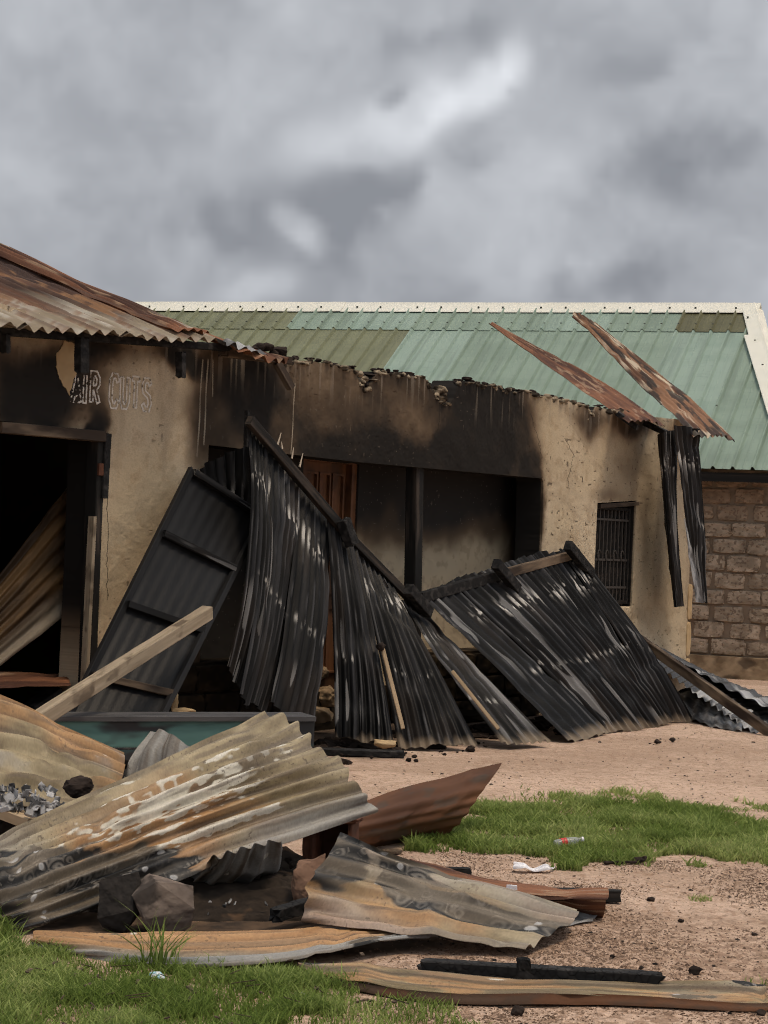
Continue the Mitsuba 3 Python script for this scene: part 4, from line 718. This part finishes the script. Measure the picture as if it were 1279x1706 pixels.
# ---------------------------------------------------------------- teal bench
tb = thing('bench', 'smoke stained teal painted wooden bench half hidden behind the bent sheets', 'bench')
A_, B_ = P(-1.863,12.200,0.433), P(-0.357,12.750,0.448)
dv = (B_ - A_) / np.linalg.norm(B_ - A_); bkv = np.cross(ZD, dv)
def bb(p0, p1, w_, h_, m, s): return timber(p0, p1, w_, h_, m, .008, s, 20)
part(tb, 'top', bb(A_ + bkv * .14 - ZD * .015, B_ + bkv * .14 - ZD * .015, .32, .03, 'smoked_top', 111), 'smoke blackened bench top')
part(tb, 'apron', bb(A_ + bkv * .02 - ZD * .105, B_ + bkv * .02 - ZD * .105, .028, .148, 'teal_paint', 0), 'teal painted front board')
part(tb, 'rail', bb(A_ + bkv * .03 - ZD * .225, B_ + bkv * .03 - ZD * .225, .028, .06, 'teal_paint', 0), 'teal painted lower rail')
for t in (.03, .97):
    for o in (.06, .25):
        q = A_ + (B_ - A_) * t + bkv * o; part(tb, 'leg', timber(q - ZD * .032, P(q[0], q[1], 0), .05, .05, 'teal_paint', .02, 115, 6, up=dv))

# ---------------------------------------------------------------- heap of bent sheets in the foreground
whole('bent_sheet', 'largest bent corrugated sheet, cream and orange with a scorched left end, across the heap', 'roof sheet', sheet(
    [[P(-1.260,7.935,0.015), P(-0.890,8.366,0.100), P(-0.477,8.740,0.220), P(0.045,9.262,0.340)], [P(-1.375,7.963,0.120), P(-1.001,8.376,0.240), P(-0.576,8.864,0.370), P(-0.088,9.324,0.500)], [P(-1.474,8.061,0.200), P(-1.102,8.489,0.330), P(-0.726,8.839,0.470), P(-0.253,9.662,0.610)], [P(-1.571,8.083,0.260), P(-1.244,8.805,0.380), P(-0.883,9.151,0.540), P(-0.470,9.931,0.720)]],
    'sheet_big', 9, .0185, 60, (.02, .05), .018, 121, per=10, uoff=0))
whole('bent_sheet', 'khaki brown corrugated sheet sloping down to the right at the left edge of the picture', 'roof sheet', sheet(
    [[P(-2.043,9.700,0.234), P(-1.612,9.700,0.238), P(-1.156,9.700,0.269)], [P(-2.182,10.300,0.469), P(-1.679,10.200,0.470), P(-1.155,10.000,0.344)], [P(-2.325,10.900,0.771), P(-1.800,10.700,0.632), P(-1.174,10.300,0.435)]], 'sheet_khaki', 6, .024, 36, (.0, .03), .02, 123, per=10))
whole('bent_sheet', 'small grey folded scrap of corrugated sheet in front of the teal bench', 'roof sheet', sheet(
    [[P(-1.199,10.400,0.254), P(-1.156,10.500,0.399), P(-1.108,10.600,0.532)], [P(-1.057,10.300,0.229), P(-1.028,10.400,0.376), P(-1.004,10.500,0.539)], [P(-0.905,10.200,0.232), P(-0.891,10.300,0.349), P(-0.881,10.400,0.466)]], 'sheet_grey', 2.5, .024, 16, (.0, .06), .03, 125, sharp=.3))
whole('bent_sheet', 'rust red sheet curling up to a sharp point beside the green grass', 'roof sheet', sheet(
    [[P(-0.215,10.200,-0.023), P(0.128,10.800,-0.029), P(0.396,11.000,0.026)], [P(-0.199,9.850,0.147), P(0.163,10.500,0.152), P(0.518,11.000,0.177)], [P(-0.169,10.300,0.184), P(0.208,10.900,0.274), P(0.680,11.400,0.356)]], 'rust_plain', 6, .006, 30, (.0, .02), .015, 127))
whole('bent_sheet', 'grey scorched sheet with black rings draped over the mud lump, falling to the right', 'roof sheet', sheet(
    [[P(-0.263,8.099,0.070), P(0.019,7.913,0.070), P(0.308,7.894,0.050), P(0.610,7.928,0.012)], [P(-0.229,8.051,0.200), P(0.060,8.179,0.130), P(0.354,8.112,0.090), P(0.717,8.115,0.030)], [P(-0.175,8.259,0.290), P(0.115,8.333,0.210), P(0.414,8.253,0.150), P(0.793,8.348,0.050)], [P(-0.132,8.493,0.340), P(0.177,8.417,0.260), P(0.494,8.477,0.170), P(0.820,8.534,0.070)]],
    'sheet_scorched', 5, .014, 46, (.03, .05), .024, 129, per=12, uoff=0))
whole('bent_sheet', 'long low orange and grey sheet curving along the grass at the front of the heap', 'roof sheet', sheet(
    [[P(-1.210,7.768,0.000), P(-0.788,7.503,0.000), P(-0.369,7.435,0.030), P(-0.043,7.681,0.050), P(0.262,7.980,0.050)], [P(-1.196,7.701,0.030), P(-0.788,7.581,0.035), P(-0.359,7.610,0.055), P(-0.046,7.834,0.060), P(0.263,8.025,0.055)], [P(-1.216,7.850,0.030), P(-0.807,7.842,0.050), P(-0.378,7.954,0.060), P(-0.049,8.049,0.065), P(0.253,8.070,0.060)]], 'sheet_orange', 5, .009, 46, (.02, .08), .014, 131, per=10, uoff=0))
whole('bent_sheet', 'dark red rolled sheet lying behind the grey scorched one on the bare sand', 'roof sheet', sheet(
    [[P(0.341,8.270,0.000), P(0.627,8.434,0.000), P(0.957,8.832,0.000)], [P(0.324,8.911,0.030), P(0.626,8.808,0.030), P(0.977,8.834,0.015)], [P(0.268,9.207,0.060), P(0.589,8.640,0.100), P(0.983,8.738,0.085)], [P(0.196,9.562,0.070), P(0.587,8.816,0.110), P(0.999,8.889,0.100)], [P(0.176,9.926,0.020), P(0.600,9.193,0.050), P(1.026,9.173,0.050)]], 'rust_dark', 1.5, .01, 30, (.0, .06), .016, 133, per=24))
whole('zinc_strip', 'pale grey torn sheet end sticking out from under the dark red rolled sheet', 'metal strip', sheet([[P(0.677,8.328,0.012), P(0.762,8.515,0.012), P(0.937,8.730,0.012)], [P(0.699,8.630,0.020), P(0.797,8.792,0.020), P(0.966,8.903,0.020)]], 'bright_zinc', 2, .008, 16, (0, .15), .01, 135))
st_ = thing('sheet_strip', 'long narrow folded tan sheet strip lying across the sand at the bottom right', 'metal strip')
LIP = [P(-0.229,7.441,0.022), P(0.064,7.140,0.030), P(0.396,7.061,0.036), P(0.775,7.133,0.036), P(1.149,7.120,0.030), P(1.343,7.185,0.024)]
part(st_, 'top', sheet([LIP, [P(-0.243,7.472,0.040), P(0.063,7.368,0.048), P(0.406,7.275,0.052), P(0.789,7.281,0.054), P(1.188,7.379,0.050), P(1.369,7.403,0.036)]], 'sheet_rim', 1.5, .003, 80, (.01, .01), .016, 137, per=16))
part(st_, 'lip', sheet([[p_ * [1, 1, 0] + P(0, -.015, .004) for p_ in LIP], LIP], 'rust_plain', 1, .001, 80, (.01, .01), .010, 138, per=10), 'dark rust folded lip of the strip')
whole('charred_beam', 'black charred beam lying along the narrow tan strip at the bottom right', 'beam', timber(P(0.210,7.388,0.050), P(0.976,7.317,0.050), .07, .055, 'char', .07, 141, 40, jag=.04))
whole('charred_block', 'small black charred block on top of the beam at the bottom right', 'charred block', ply(rough_block(P(0.528,7.260,0.100), [P(.98, .2, 0), P(-.2, .98, 0), ZD], (.020, .025, .020), 142, k=3), 'char', False, np.random.default_rng(1).random((98, 2))))
whole('charred_beam', 'dark grey charred plank behind the dark red rolled sheet', 'beam', timber(P(0.599,9.175,0.030), P(1.055,9.178,0.035), .05, .05, 'char_brown', .08, 143, 20, jag=.02))
whole('charred_beam', 'short black charred board on the sand between the grass and the scorched sheet', 'beam', timber(P(0.201,9.752,0.020), P(0.440,9.779,0.020), .05, .035, 'char', .1, 144, 10, jag=.02))
whole('paper_scrap', 'tiny white scrap at the end of the dark grey charred plank', 'scrap', ply(rough_block(P(0.574,8.720,0.120), [P(1, 0, 0), P(0, 1, 0), ZD], (.022, .004, .014), 145, k=1), 'white_bag'))
whole('charred_beam', 'short jagged charcoal branch lying over the orange sheet in front of the mud lump', 'beam', timber(P(-0.344,8.241,0.060), P(-0.135,8.540,0.090), .05, .05, 'char', .22, 146, 16, jag=.03))
# box, mud lump, stones
bx = thing('metal_box', 'rusty red open iron box frame under the edge of the largest bent sheet', 'box')
bc = P(-0.160,9.458,0.150); e0, e1 = P(.97, -.2, .0), P(.2, .97, 0)
part(bx, 'side', ply(rough_block(bc + e0 * -.095, [e0, e1, ZD], (.03, .08, .12), 151, k=3), 'red_iron'))
part(bx, 'side', ply(rough_block(bc + e0 * .085, [e0, e1, ZD], (.010, .08, .12), 152, k=3), 'red_iron'))
part(bx, 'lid', ply(rough_block(bc + ZD * .13 + e0 * .01, [e0, e1, ZD], (.105, .09, .014), 153, k=3), 'red_iron'))
part(bx, 'back', ply(rough_block(bc + e1 * .09, [e0, e1, ZD], (.08, .01, .115), 154, k=3), 'red_iron'))
whole('mud_lump', 'reddish brown broken mud brick standing at the left end of the grey scorched sheet', 'mud brick', ply(rock(P(-0.226,8.607,0.130), (.085, .10, .165), 155, 4, .22), 'clod', 50))
whole('stone', 'soot black angular stone, left one of two below the largest bent sheet', 'stone', ply(rock(P(-0.925,8.131,0.110), (.105, .12, .135), 168, 4, .07, 12), 'black_stone', 30))
whole('stone', 'brown grey angular stone leaning on the soot black one in front of the heap', 'stone', ply(rock(P(-0.776,8.118,0.100), (.145, .13, .13), 171, 4, .08, 13), 'stone', 30))
whole('charred_lump', 'fist sized brown black charred lump on the khaki sheet at the left', 'charred lump', ply(rock(P(-1.252,9.200,0.398), (.072, .06, .052), 157, 4, .3), 'cinder', 50))
whole('crumpled_sheet', 'dark crumpled sheet with a frilled edge under the largest bent sheet', 'roof sheet', sheet([[P(-0.792,8.971,0.040), P(-0.691,8.733,0.140), P(-0.630,8.534,0.220)], [P(-0.619,8.800,0.040), P(-0.540,8.641,0.160), P(-0.490,8.541,0.260)], [P(-0.420,9.193,0.050), P(-0.360,8.879,0.180), P(-0.355,8.691,0.280)]], 'sheet_grey', 5, .016, 24, (.0, .0), .012, 159))
bed = []
rng = np.random.default_rng(17)
def heap(cx_, cy_, rx, ry, ht, seed, m, name, lab, cat, k=46):
    u = np.linspace(-1, 1, k); X, Y = np.meshgrid(u, u); q = np.stack([X * 3 + seed, Y * 3, X * 0], -1)
    r2 = X ** 2 + Y ** 2 + (meshkit.fbm(q, 3, seed) - .5) * .8
    z = ht * np.clip(1 - r2, -.2, 1) + (meshkit.fbm(q * 3, 4, seed + 1) - .5) * ht * .7
    z = np.where(X ** 2 + Y ** 2 > .95, -.05, z)
    i = np.arange(k * k).reshape(k, k)
    return whole(name, lab, cat, ply((np.stack([cx_ + X * rx, cy_ + Y * ry, z], -1).reshape(-1, 3), np.stack([i[:-1, :-1], i[:-1, 1:], i[1:, 1:], i[1:, :-1]], -1).reshape(-1, 4)), m, True))
a_ = P(-0.689,8.775,0.000); heap(a_[0], a_[1] + .42, .95, .85, .13, 5, 'char_bed', 'ash_heap', 'heap of charred debris and reddish earth under the bent sheets', 'debris heap')
a_ = P(-1.591,9.957,0.000); heap(a_[0] - .1, a_[1] + .7, .5, .5, .2, 8, 'char_bed', 'ash_heap', 'dark heap of burnt debris at the left edge below the khaki sheet', 'debris heap')
ch = []
for j in range(46):
    q = P(-0.536,9.035,0.000) + P(rng.normal() * .24, rng.normal() * .22 + .12, 0); e = np.linalg.qr(rng.normal(size=(3, 3)))[0]
    q[2] = .05 + .08 * rng.random()
    ch.append(rock(q, (rng.uniform(.015, .05), rng.uniform(.012, .035), rng.uniform(.01, .028)), 600 + j, 2, .35))
whole('burnt_chunks', 'black burnt chunks and embers piled in the hollow under the bent sheets', 'burnt debris', ply(trimesh.util.concatenate(ch), 'cinder', 50), kind='stuff')
fl2 = []
for j in range(60):
    q = P(-0.601,8.584,0.000) + P(rng.normal() * .28, rng.normal() * .10, .012); e = np.linalg.qr(rng.normal(size=(3, 3)))[0]
    fl2.append(rough_block(q + ZD * rng.uniform(0, .05), e, (rng.uniform(.004, .011), rng.uniform(.003, .009), rng.uniform(.001, .003)), j, k=1))
whole('ash_flakes', 'pale ash flakes on the dark ground behind the orange sheet', 'ash', ply(trimesh.util.concatenate(fl2), 'ash'), kind='stuff')
whole('wooden_plank', 'yellowish split plank end poking out at the left edge over the burnt heap', 'plank', timber(P(-1.754,9.300,0.325), P(-1.406,9.050,0.259), .09, .045, 'tan_wood', .08, 161, 12))
pts = np.array([P(-1.553,9.150,0.346), P(-1.506,9.200,0.362), P(-1.425,9.100,0.344), P(-1.391,9.200,0.367), P(-1.462,9.100,0.318), P(-1.348,9.100,0.322), P(-1.512,9.100,0.316), P(-1.398,9.050,0.314), P(-1.311,9.100,0.331), P(-1.552,9.200,0.371)])
fl = []
for j in range(90):
    q = pts[j % len(pts)] + rng.normal(size=3) * [.03, .03, .012]; e = np.linalg.qr(rng.normal(size=(3, 3)))[0]
    fl.append(rough_block(q, e, (rng.uniform(.01, .028), rng.uniform(.008, .02), rng.uniform(.001, .003)), j, k=1))
whole('ash_flakes', 'white and grey ash flakes strewn on the khaki sheet at the left edge', 'ash', ply(trimesh.util.concatenate(fl), 'ash'), kind='stuff')
whole('wooden_lath', 'thin pale lath beside the white ash flakes', 'lath', timber(P(-1.399,9.000,0.275), P(-1.274,9.050,0.344), .02, .012, 'tan_wood', .05, 163, 8))
# rubble at the wall foot
RUB = [(P(-1.264,14.200,0.322), (.10, .08, .03), 'bare_mud', 'flat pale lump of mud on the ground behind the teal bench'), (P(-1.332,14.300,0.382), (.028, .03, .085), 'bare_mud', 'upright pale splinter of mud beside the metal door leaf'),
       (P(-0.445,17.300,0.415), (.06, .06, .075), 'mud', 'rounded mud block below the red brown door'), (P(-0.399,16.900,0.264), (.12, .1, .09), 'mud', 'broken mud rubble between the two middle black sheets'), (P(-0.423,16.600,0.146), (.13, .1, .08), 'mud', 'lower lump of mud rubble between the middle black sheets'),
       (P(0.346,16.900,0.181), (.12, .1, .06), 'dark_block', 'dark lump at the foot of the low wall by the porch post'), (P(0.710,17.200,0.143), (.16, .12, .05), 'dark_block', 'dark rubble between the narrow sheet and the low slab'), (P(1.042,17.400,0.131), (.14, .1, .05), 'dark_block', 'dark rubble behind the foot of the low slab')]
for p_, r_, m, lab in RUB: whole('rubble_lump', lab, 'rubble', ply(rock(p_, r_, int(p_[0] * 1000) % 9973 + 3, 3, .3), m, 50))
whole('charred_beam', 'black charred plank flat on the sand at the foot of the dusty black sheet', 'beam', timber(P(-0.494,15.028,0.020), P(0.186,15.050,0.020), .16, .04, 'char', .05, 165, 20, jag=.03))
whole('pale_stone', 'pale flat stone on the black plank at the foot of the dusty black sheet', 'stone', ply(rock(P(0.072,15.300,0.067), (.095, .06, .04), 167, 3, .2), 'bare_mud', 50))

# ---------------------------------------------------------------- litter
bo = thing('plastic_bottle', 'empty clear plastic bottle with a red label lying in the grass', 'bottle')
c0, ax = P(0.979,10.763,0.040), P(.93, .3, .16); ax /= np.linalg.norm(ax)
def lathe(prof, c, ax, sec=18, dent=0.0):
    z = np.array([p[0] for p in prof]); r = np.array([p[1] for p in prof]); a = np.linspace(0, 2 * np.pi, sec, endpoint=False)
    e = np.cross(ax, [0, 0, 1.]); e /= np.linalg.norm(e); f = np.cross(e, ax)
    rr = r[:, None] * (1 - dent * np.clip(np.cos(a - 1.2)[None], 0, 1) ** 2 * (np.sin(z * 60) * .5 + .5)[:, None])
    V = c + ax * z[:, None, None] + (e * np.cos(a)[:, None])[None] * rr[..., None] + (f * np.sin(a)[:, None])[None] * rr[..., None]
    k = sec; i, j = np.meshgrid(np.arange(len(z) - 1), np.arange(k), indexing='ij')
    return (V.reshape(-1, 3), np.stack([i * k + j, i * k + (j + 1) % k, (i + 1) * k + (j + 1) % k, (i + 1) * k + j], -1).reshape(-1, 4))
part(bo, 'body', ply(lathe([(a * .85, b * .85) for a, b in ((-.085, .001), (-.085, .02), (-.08, .026), (-.06, .027), (-.03, .024), (0, .026), (.03, .027), (.05, .022), (.068, .012), (.073, .011), (.085, .011))], c0, ax, 18, .25), 'clear_plastic', True))
part(bo, 'label', ply(lathe([(a * .85, b * .85) for a, b in ((-.045, .0272), (-.03, .0262), (-.01, .0270))], c0, ax, 18, .22), 'red_film', True), 'red printed label')
part(bo, 'cap', ply(lathe([(a * .85, b * .85) for a, b in ((.085, .0135), (.098, .0135), (.099, .001))], c0, ax, 14), 'white_bag', True))
rng = np.random.default_rng(21)
pts = [P(0.648,9.994,0.012), P(0.696,9.962,0.016), P(0.752,9.967,0.012), P(0.798,9.958,0.018), P(0.834,9.961,0.030), P(0.862,10.072,0.020)]
whole('plastic_bag', 'white crumpled plastic bag strip on the sand below the bottle', 'plastic bag', sheet([[p_ + P(0, -.03, -.006 + .004 * (i % 2)) for i, p_ in enumerate(pts)], [p_ + P(0, .0, .022 - .01 * (i % 3)) for i, p_ in enumerate(pts)], [p_ + P(0, .035, -.004) for p_ in pts]], 'white_bag', 2.5, .004, 30, (.1, .1), .02, 300))
whole('burnt_stick', 'dark burnt stick with a lumpy end on the sand, right of the white bag', 'stick', ply(trimesh.util.concatenate([trimesh.creation.cylinder(.007, segment=[P(1.114,10.266,0.015), P(1.270,10.327,0.015)], sections=8), rock(P(1.123,10.289,0.012), (.018, .012, .010), 401, 2, .3), rock(P(1.284,10.355,0.020), (.03, .02, .018), 402, 2, .3), rock(P(1.306,10.371,0.030), (.02, .016, .013), 403, 2, .3)]), 'cinder', 50))
whole('litter_scrap', 'small pale blue and white litter scrap in the grass at the bottom left', 'litter', ply(rock(P(-0.692,7.216,0.020), (.035, .02, .015), 405, 3, .5), 'blue_white', 30))
whole('litter_scrap', 'tiny white scrap in the lower grass, right of the bluish one', 'litter', ply(rock(P(-0.204,7.071,0.012), (.009, .008, .006), 406, 2, .4), 'white_bag', 30))
whole('tin_lid', 'flat round tin lid on the ground under the rust red pointed sheet', 'lid', ply(trimesh.creation.cylinder(.05, .012, sections=24, transform=trimesh.transformations.translation_matrix(P(0.101,10.382,0.012))), 'smoky_wood', 40, None))
LUMPS = [(P(1.208,9.272,0.000), .022), (P(1.270,8.792,0.000), .015), (P(1.527,8.555,0.000), .016), (P(1.175,7.728,-0.000), .03), (P(0.279,15.037,0.000), .022), (P(0.287,14.755,-0.000), .02), (P(0.495,15.291,0.000), .018), (P(0.234,14.774,-0.000), .025), (P(0.691,15.632,0.000), .04), (P(0.986,7.776,0.000), .012), (P(1.298,7.087,0.000), .018), (P(2.356,17.139,-0.000), .03), (P(2.209,16.925,0.000), .035), (P(0.492,6.940,0.000), .03), (P(1.194,7.544,0.000), .012), (P(0.905,7.971,0.000), .012)]
LL = ['black cinder alone on the sand right of the dark red rolled sheet', 'small black cinder on the open sand to the lower right', 'small cinder near the right picture edge on the sand', 'blocky black cinder just above the right end of the tan strip', 'dark cinder at the foot of the broad black sheet', 'flat dark cinder in front of the broad black sheet', 'small cinder right of the foot of the broad black sheet', 'brown cinder nearest the black plank at the wall foot', 'brown clod beside the foot of the narrow black sheet',
      'tiny cinder above the tip of the black beam', 'black cinder in the bottom right corner', 'clod at the right foot of the low black slab', 'brown clod below the right foot of the low black slab', 'charred scrap below the tan strip at the bottom', 'tiny cinder between the beam and the right picture edge', 'tiny cinder just behind the black beam']
for j, ((p_, r_), lab) in enumerate(zip(LUMPS, LL)):
    whole('cinder', lab, 'cinder', ply(rock(p_ + ZD * r_ * .4, (r_ * .95, r_ * .8, r_ * .62), 500 + j, 2, .3), 'cinder', 50), 'cinders on the sand')
# ---------------------------------------------------------------- gravel and crumbs, grass
rng = np.random.default_rng(33)
def spread(n_, f_, x0, x1, y0, y1):
    q = rng.uniform((x0, y0), (x1, y1), (n_, 2)); q = q[rng.random(n_) < f_(q)]
    return np.c_[q, ground_z(q[:, 0], q[:, 1]) + .001]
dens = lambda q: np.clip((meshkit.fbm(np.c_[q * 2.2, q[:, :1] * 0], 3, 4) - .3) * 2.2, .05, 1)
p1 = spread(90000, lambda q: dens(q) * np.clip((q[:, 0] + .2) / .6, 0, 1), -.3, 2.6, 6.6, 10.5)
whole('soil_crumbs', 'brown crumbs of soil scattered over the sand', 'soil crumbs', ply(crumbs(p1, rng.gamma(1.3, .0012, len(p1)) + .0013, 1, .7, True), 'crumb'), kind='stuff')
p2 = spread(11000, lambda q: dens(q) * .6 * np.clip((q[:, 0] + .4) / .5, 0, 1), -1, 5, 6.6, 19)
whole('charcoal_crumbs', 'black crumbs of charcoal scattered over the sand', 'charcoal crumbs', ply(crumbs(p2, rng.gamma(1.0, .0026, len(p2)) + .0015, 2), 'black_crumb'), kind='stuff')
q_ = rng.normal(size=(900, 2)) * [1.0, .35]; p3 = np.array([fp(-6.2 + a * 2.2, .25 + abs(b), .01) for a, b in q_])
whole('foot_rubble', 'small dark rubble strewn along the foot of the burnt wall', 'rubble', ply(crumbs(p3, rng.gamma(1.8, .011, len(p3)) + .006, 3), 'cinder'), kind='stuff')
def region(pts): return sg.Polygon([(p_[0], p_[1]) for p_ in pts])
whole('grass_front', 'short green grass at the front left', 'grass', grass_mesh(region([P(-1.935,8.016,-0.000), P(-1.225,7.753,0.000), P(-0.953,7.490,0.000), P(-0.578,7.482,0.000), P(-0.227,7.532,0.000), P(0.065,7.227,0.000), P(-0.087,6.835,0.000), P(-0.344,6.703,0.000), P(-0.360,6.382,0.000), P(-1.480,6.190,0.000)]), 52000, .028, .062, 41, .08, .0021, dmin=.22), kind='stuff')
whole('grass_front_left', 'taller grass at the left picture edge', 'grass', grass_mesh(region([P(-1.533,8.235,0.000), P(-1.304,8.095,0.000), P(-1.198,7.591,0.000), P(-1.305,7.058,0.000)]), 3500, .05, .12, 42, .04, .0026), kind='stuff')
whole('grass_sparse', 'sparse grass thinning out on the sand at the bottom', 'grass', grass_mesh(region([P(-0.449,7.129,-0.000), P(0.304,7.177,-0.000), P(0.462,6.523,0.000), P(-0.395,6.376,-0.000)]), 2600, .02, .045, 43, .07, .0020), kind='stuff')
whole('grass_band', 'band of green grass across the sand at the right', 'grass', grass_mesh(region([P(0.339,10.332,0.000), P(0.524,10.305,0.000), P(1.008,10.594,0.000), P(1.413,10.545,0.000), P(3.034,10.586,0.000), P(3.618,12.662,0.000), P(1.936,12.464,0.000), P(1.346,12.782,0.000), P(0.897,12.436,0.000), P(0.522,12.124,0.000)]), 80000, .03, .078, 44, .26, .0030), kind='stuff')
whole('grass_fringe', 'thin patchy grass along the far side of the grass band', 'grass', grass_mesh(region([P(0.582,12.334,0.000), P(0.869,13.103,0.000), P(1.765,13.283,0.000), P(1.985,12.788,0.000), P(2.732,13.328,-0.000), P(2.566,12.499,0.000), P(0.937,12.043,0.000)]), 14000, .02, .055, 45, .2, .003, lambda p_: np.where(meshkit.fbm(np.c_[p_ * 1.7, p_[:, :1] * 0], 3, 9) > .47, 1., .10)), kind='stuff')
rng = np.random.default_rng(55); tw = []
for j in range(70):
    q = P(-0.691,6.989,0.000) + P(rng.normal() * .42, rng.normal() * .42, .02 + .02 * rng.random()); an = rng.uniform(0, 3.1)
    if j % 3: tw.append(rough_block(q, [P(math.cos(an), math.sin(an), .2), P(-math.sin(an), math.cos(an), 0), ZD], (rng.uniform(.005, .022), rng.uniform(.002, .008), .0025), j, k=1))
    else: tw.append(trimesh.creation.cylinder(.0016, segment=[q, q + P(math.cos(an), math.sin(an), .1) * rng.uniform(.03, .09)], sections=5))
whole('dry_bits', 'dry stalks and dead leaf bits lying in the front grass', 'dry leaves', ply(trimesh.util.concatenate(tw), 'smoky_wood', False, np.random.default_rng(2).random((sum(len(t_.vertices) for t_ in tw), 2))), kind='stuff')
whole('grass_tuft', 'tall thin grass tuft in front of the orange sheet', 'grass tuft', grass_mesh(sg.Point(P(-0.704,7.456,0.000)[0], P(-0.704,7.456,0.000)[1]).buffer(.07), 42, .13, .2, 46, .005, .0024))
whole('weed', 'small green weed alone on the sand at the lower right', 'plant', grass_mesh(sg.Point(P(1.421,9.354,0.000)[0], P(1.421,9.354,0.000)[1]).buffer(.05), 120, .015, .035, 47, .01, .0018))
whole('weed', 'faint weed near the right edge above the tan strip end', 'plant', grass_mesh(sg.Point(P(1.372,7.579,0.000)[0], P(1.372,7.579,0.000)[1]).buffer(.05), 90, .02, .06, 48, .01, .0018))
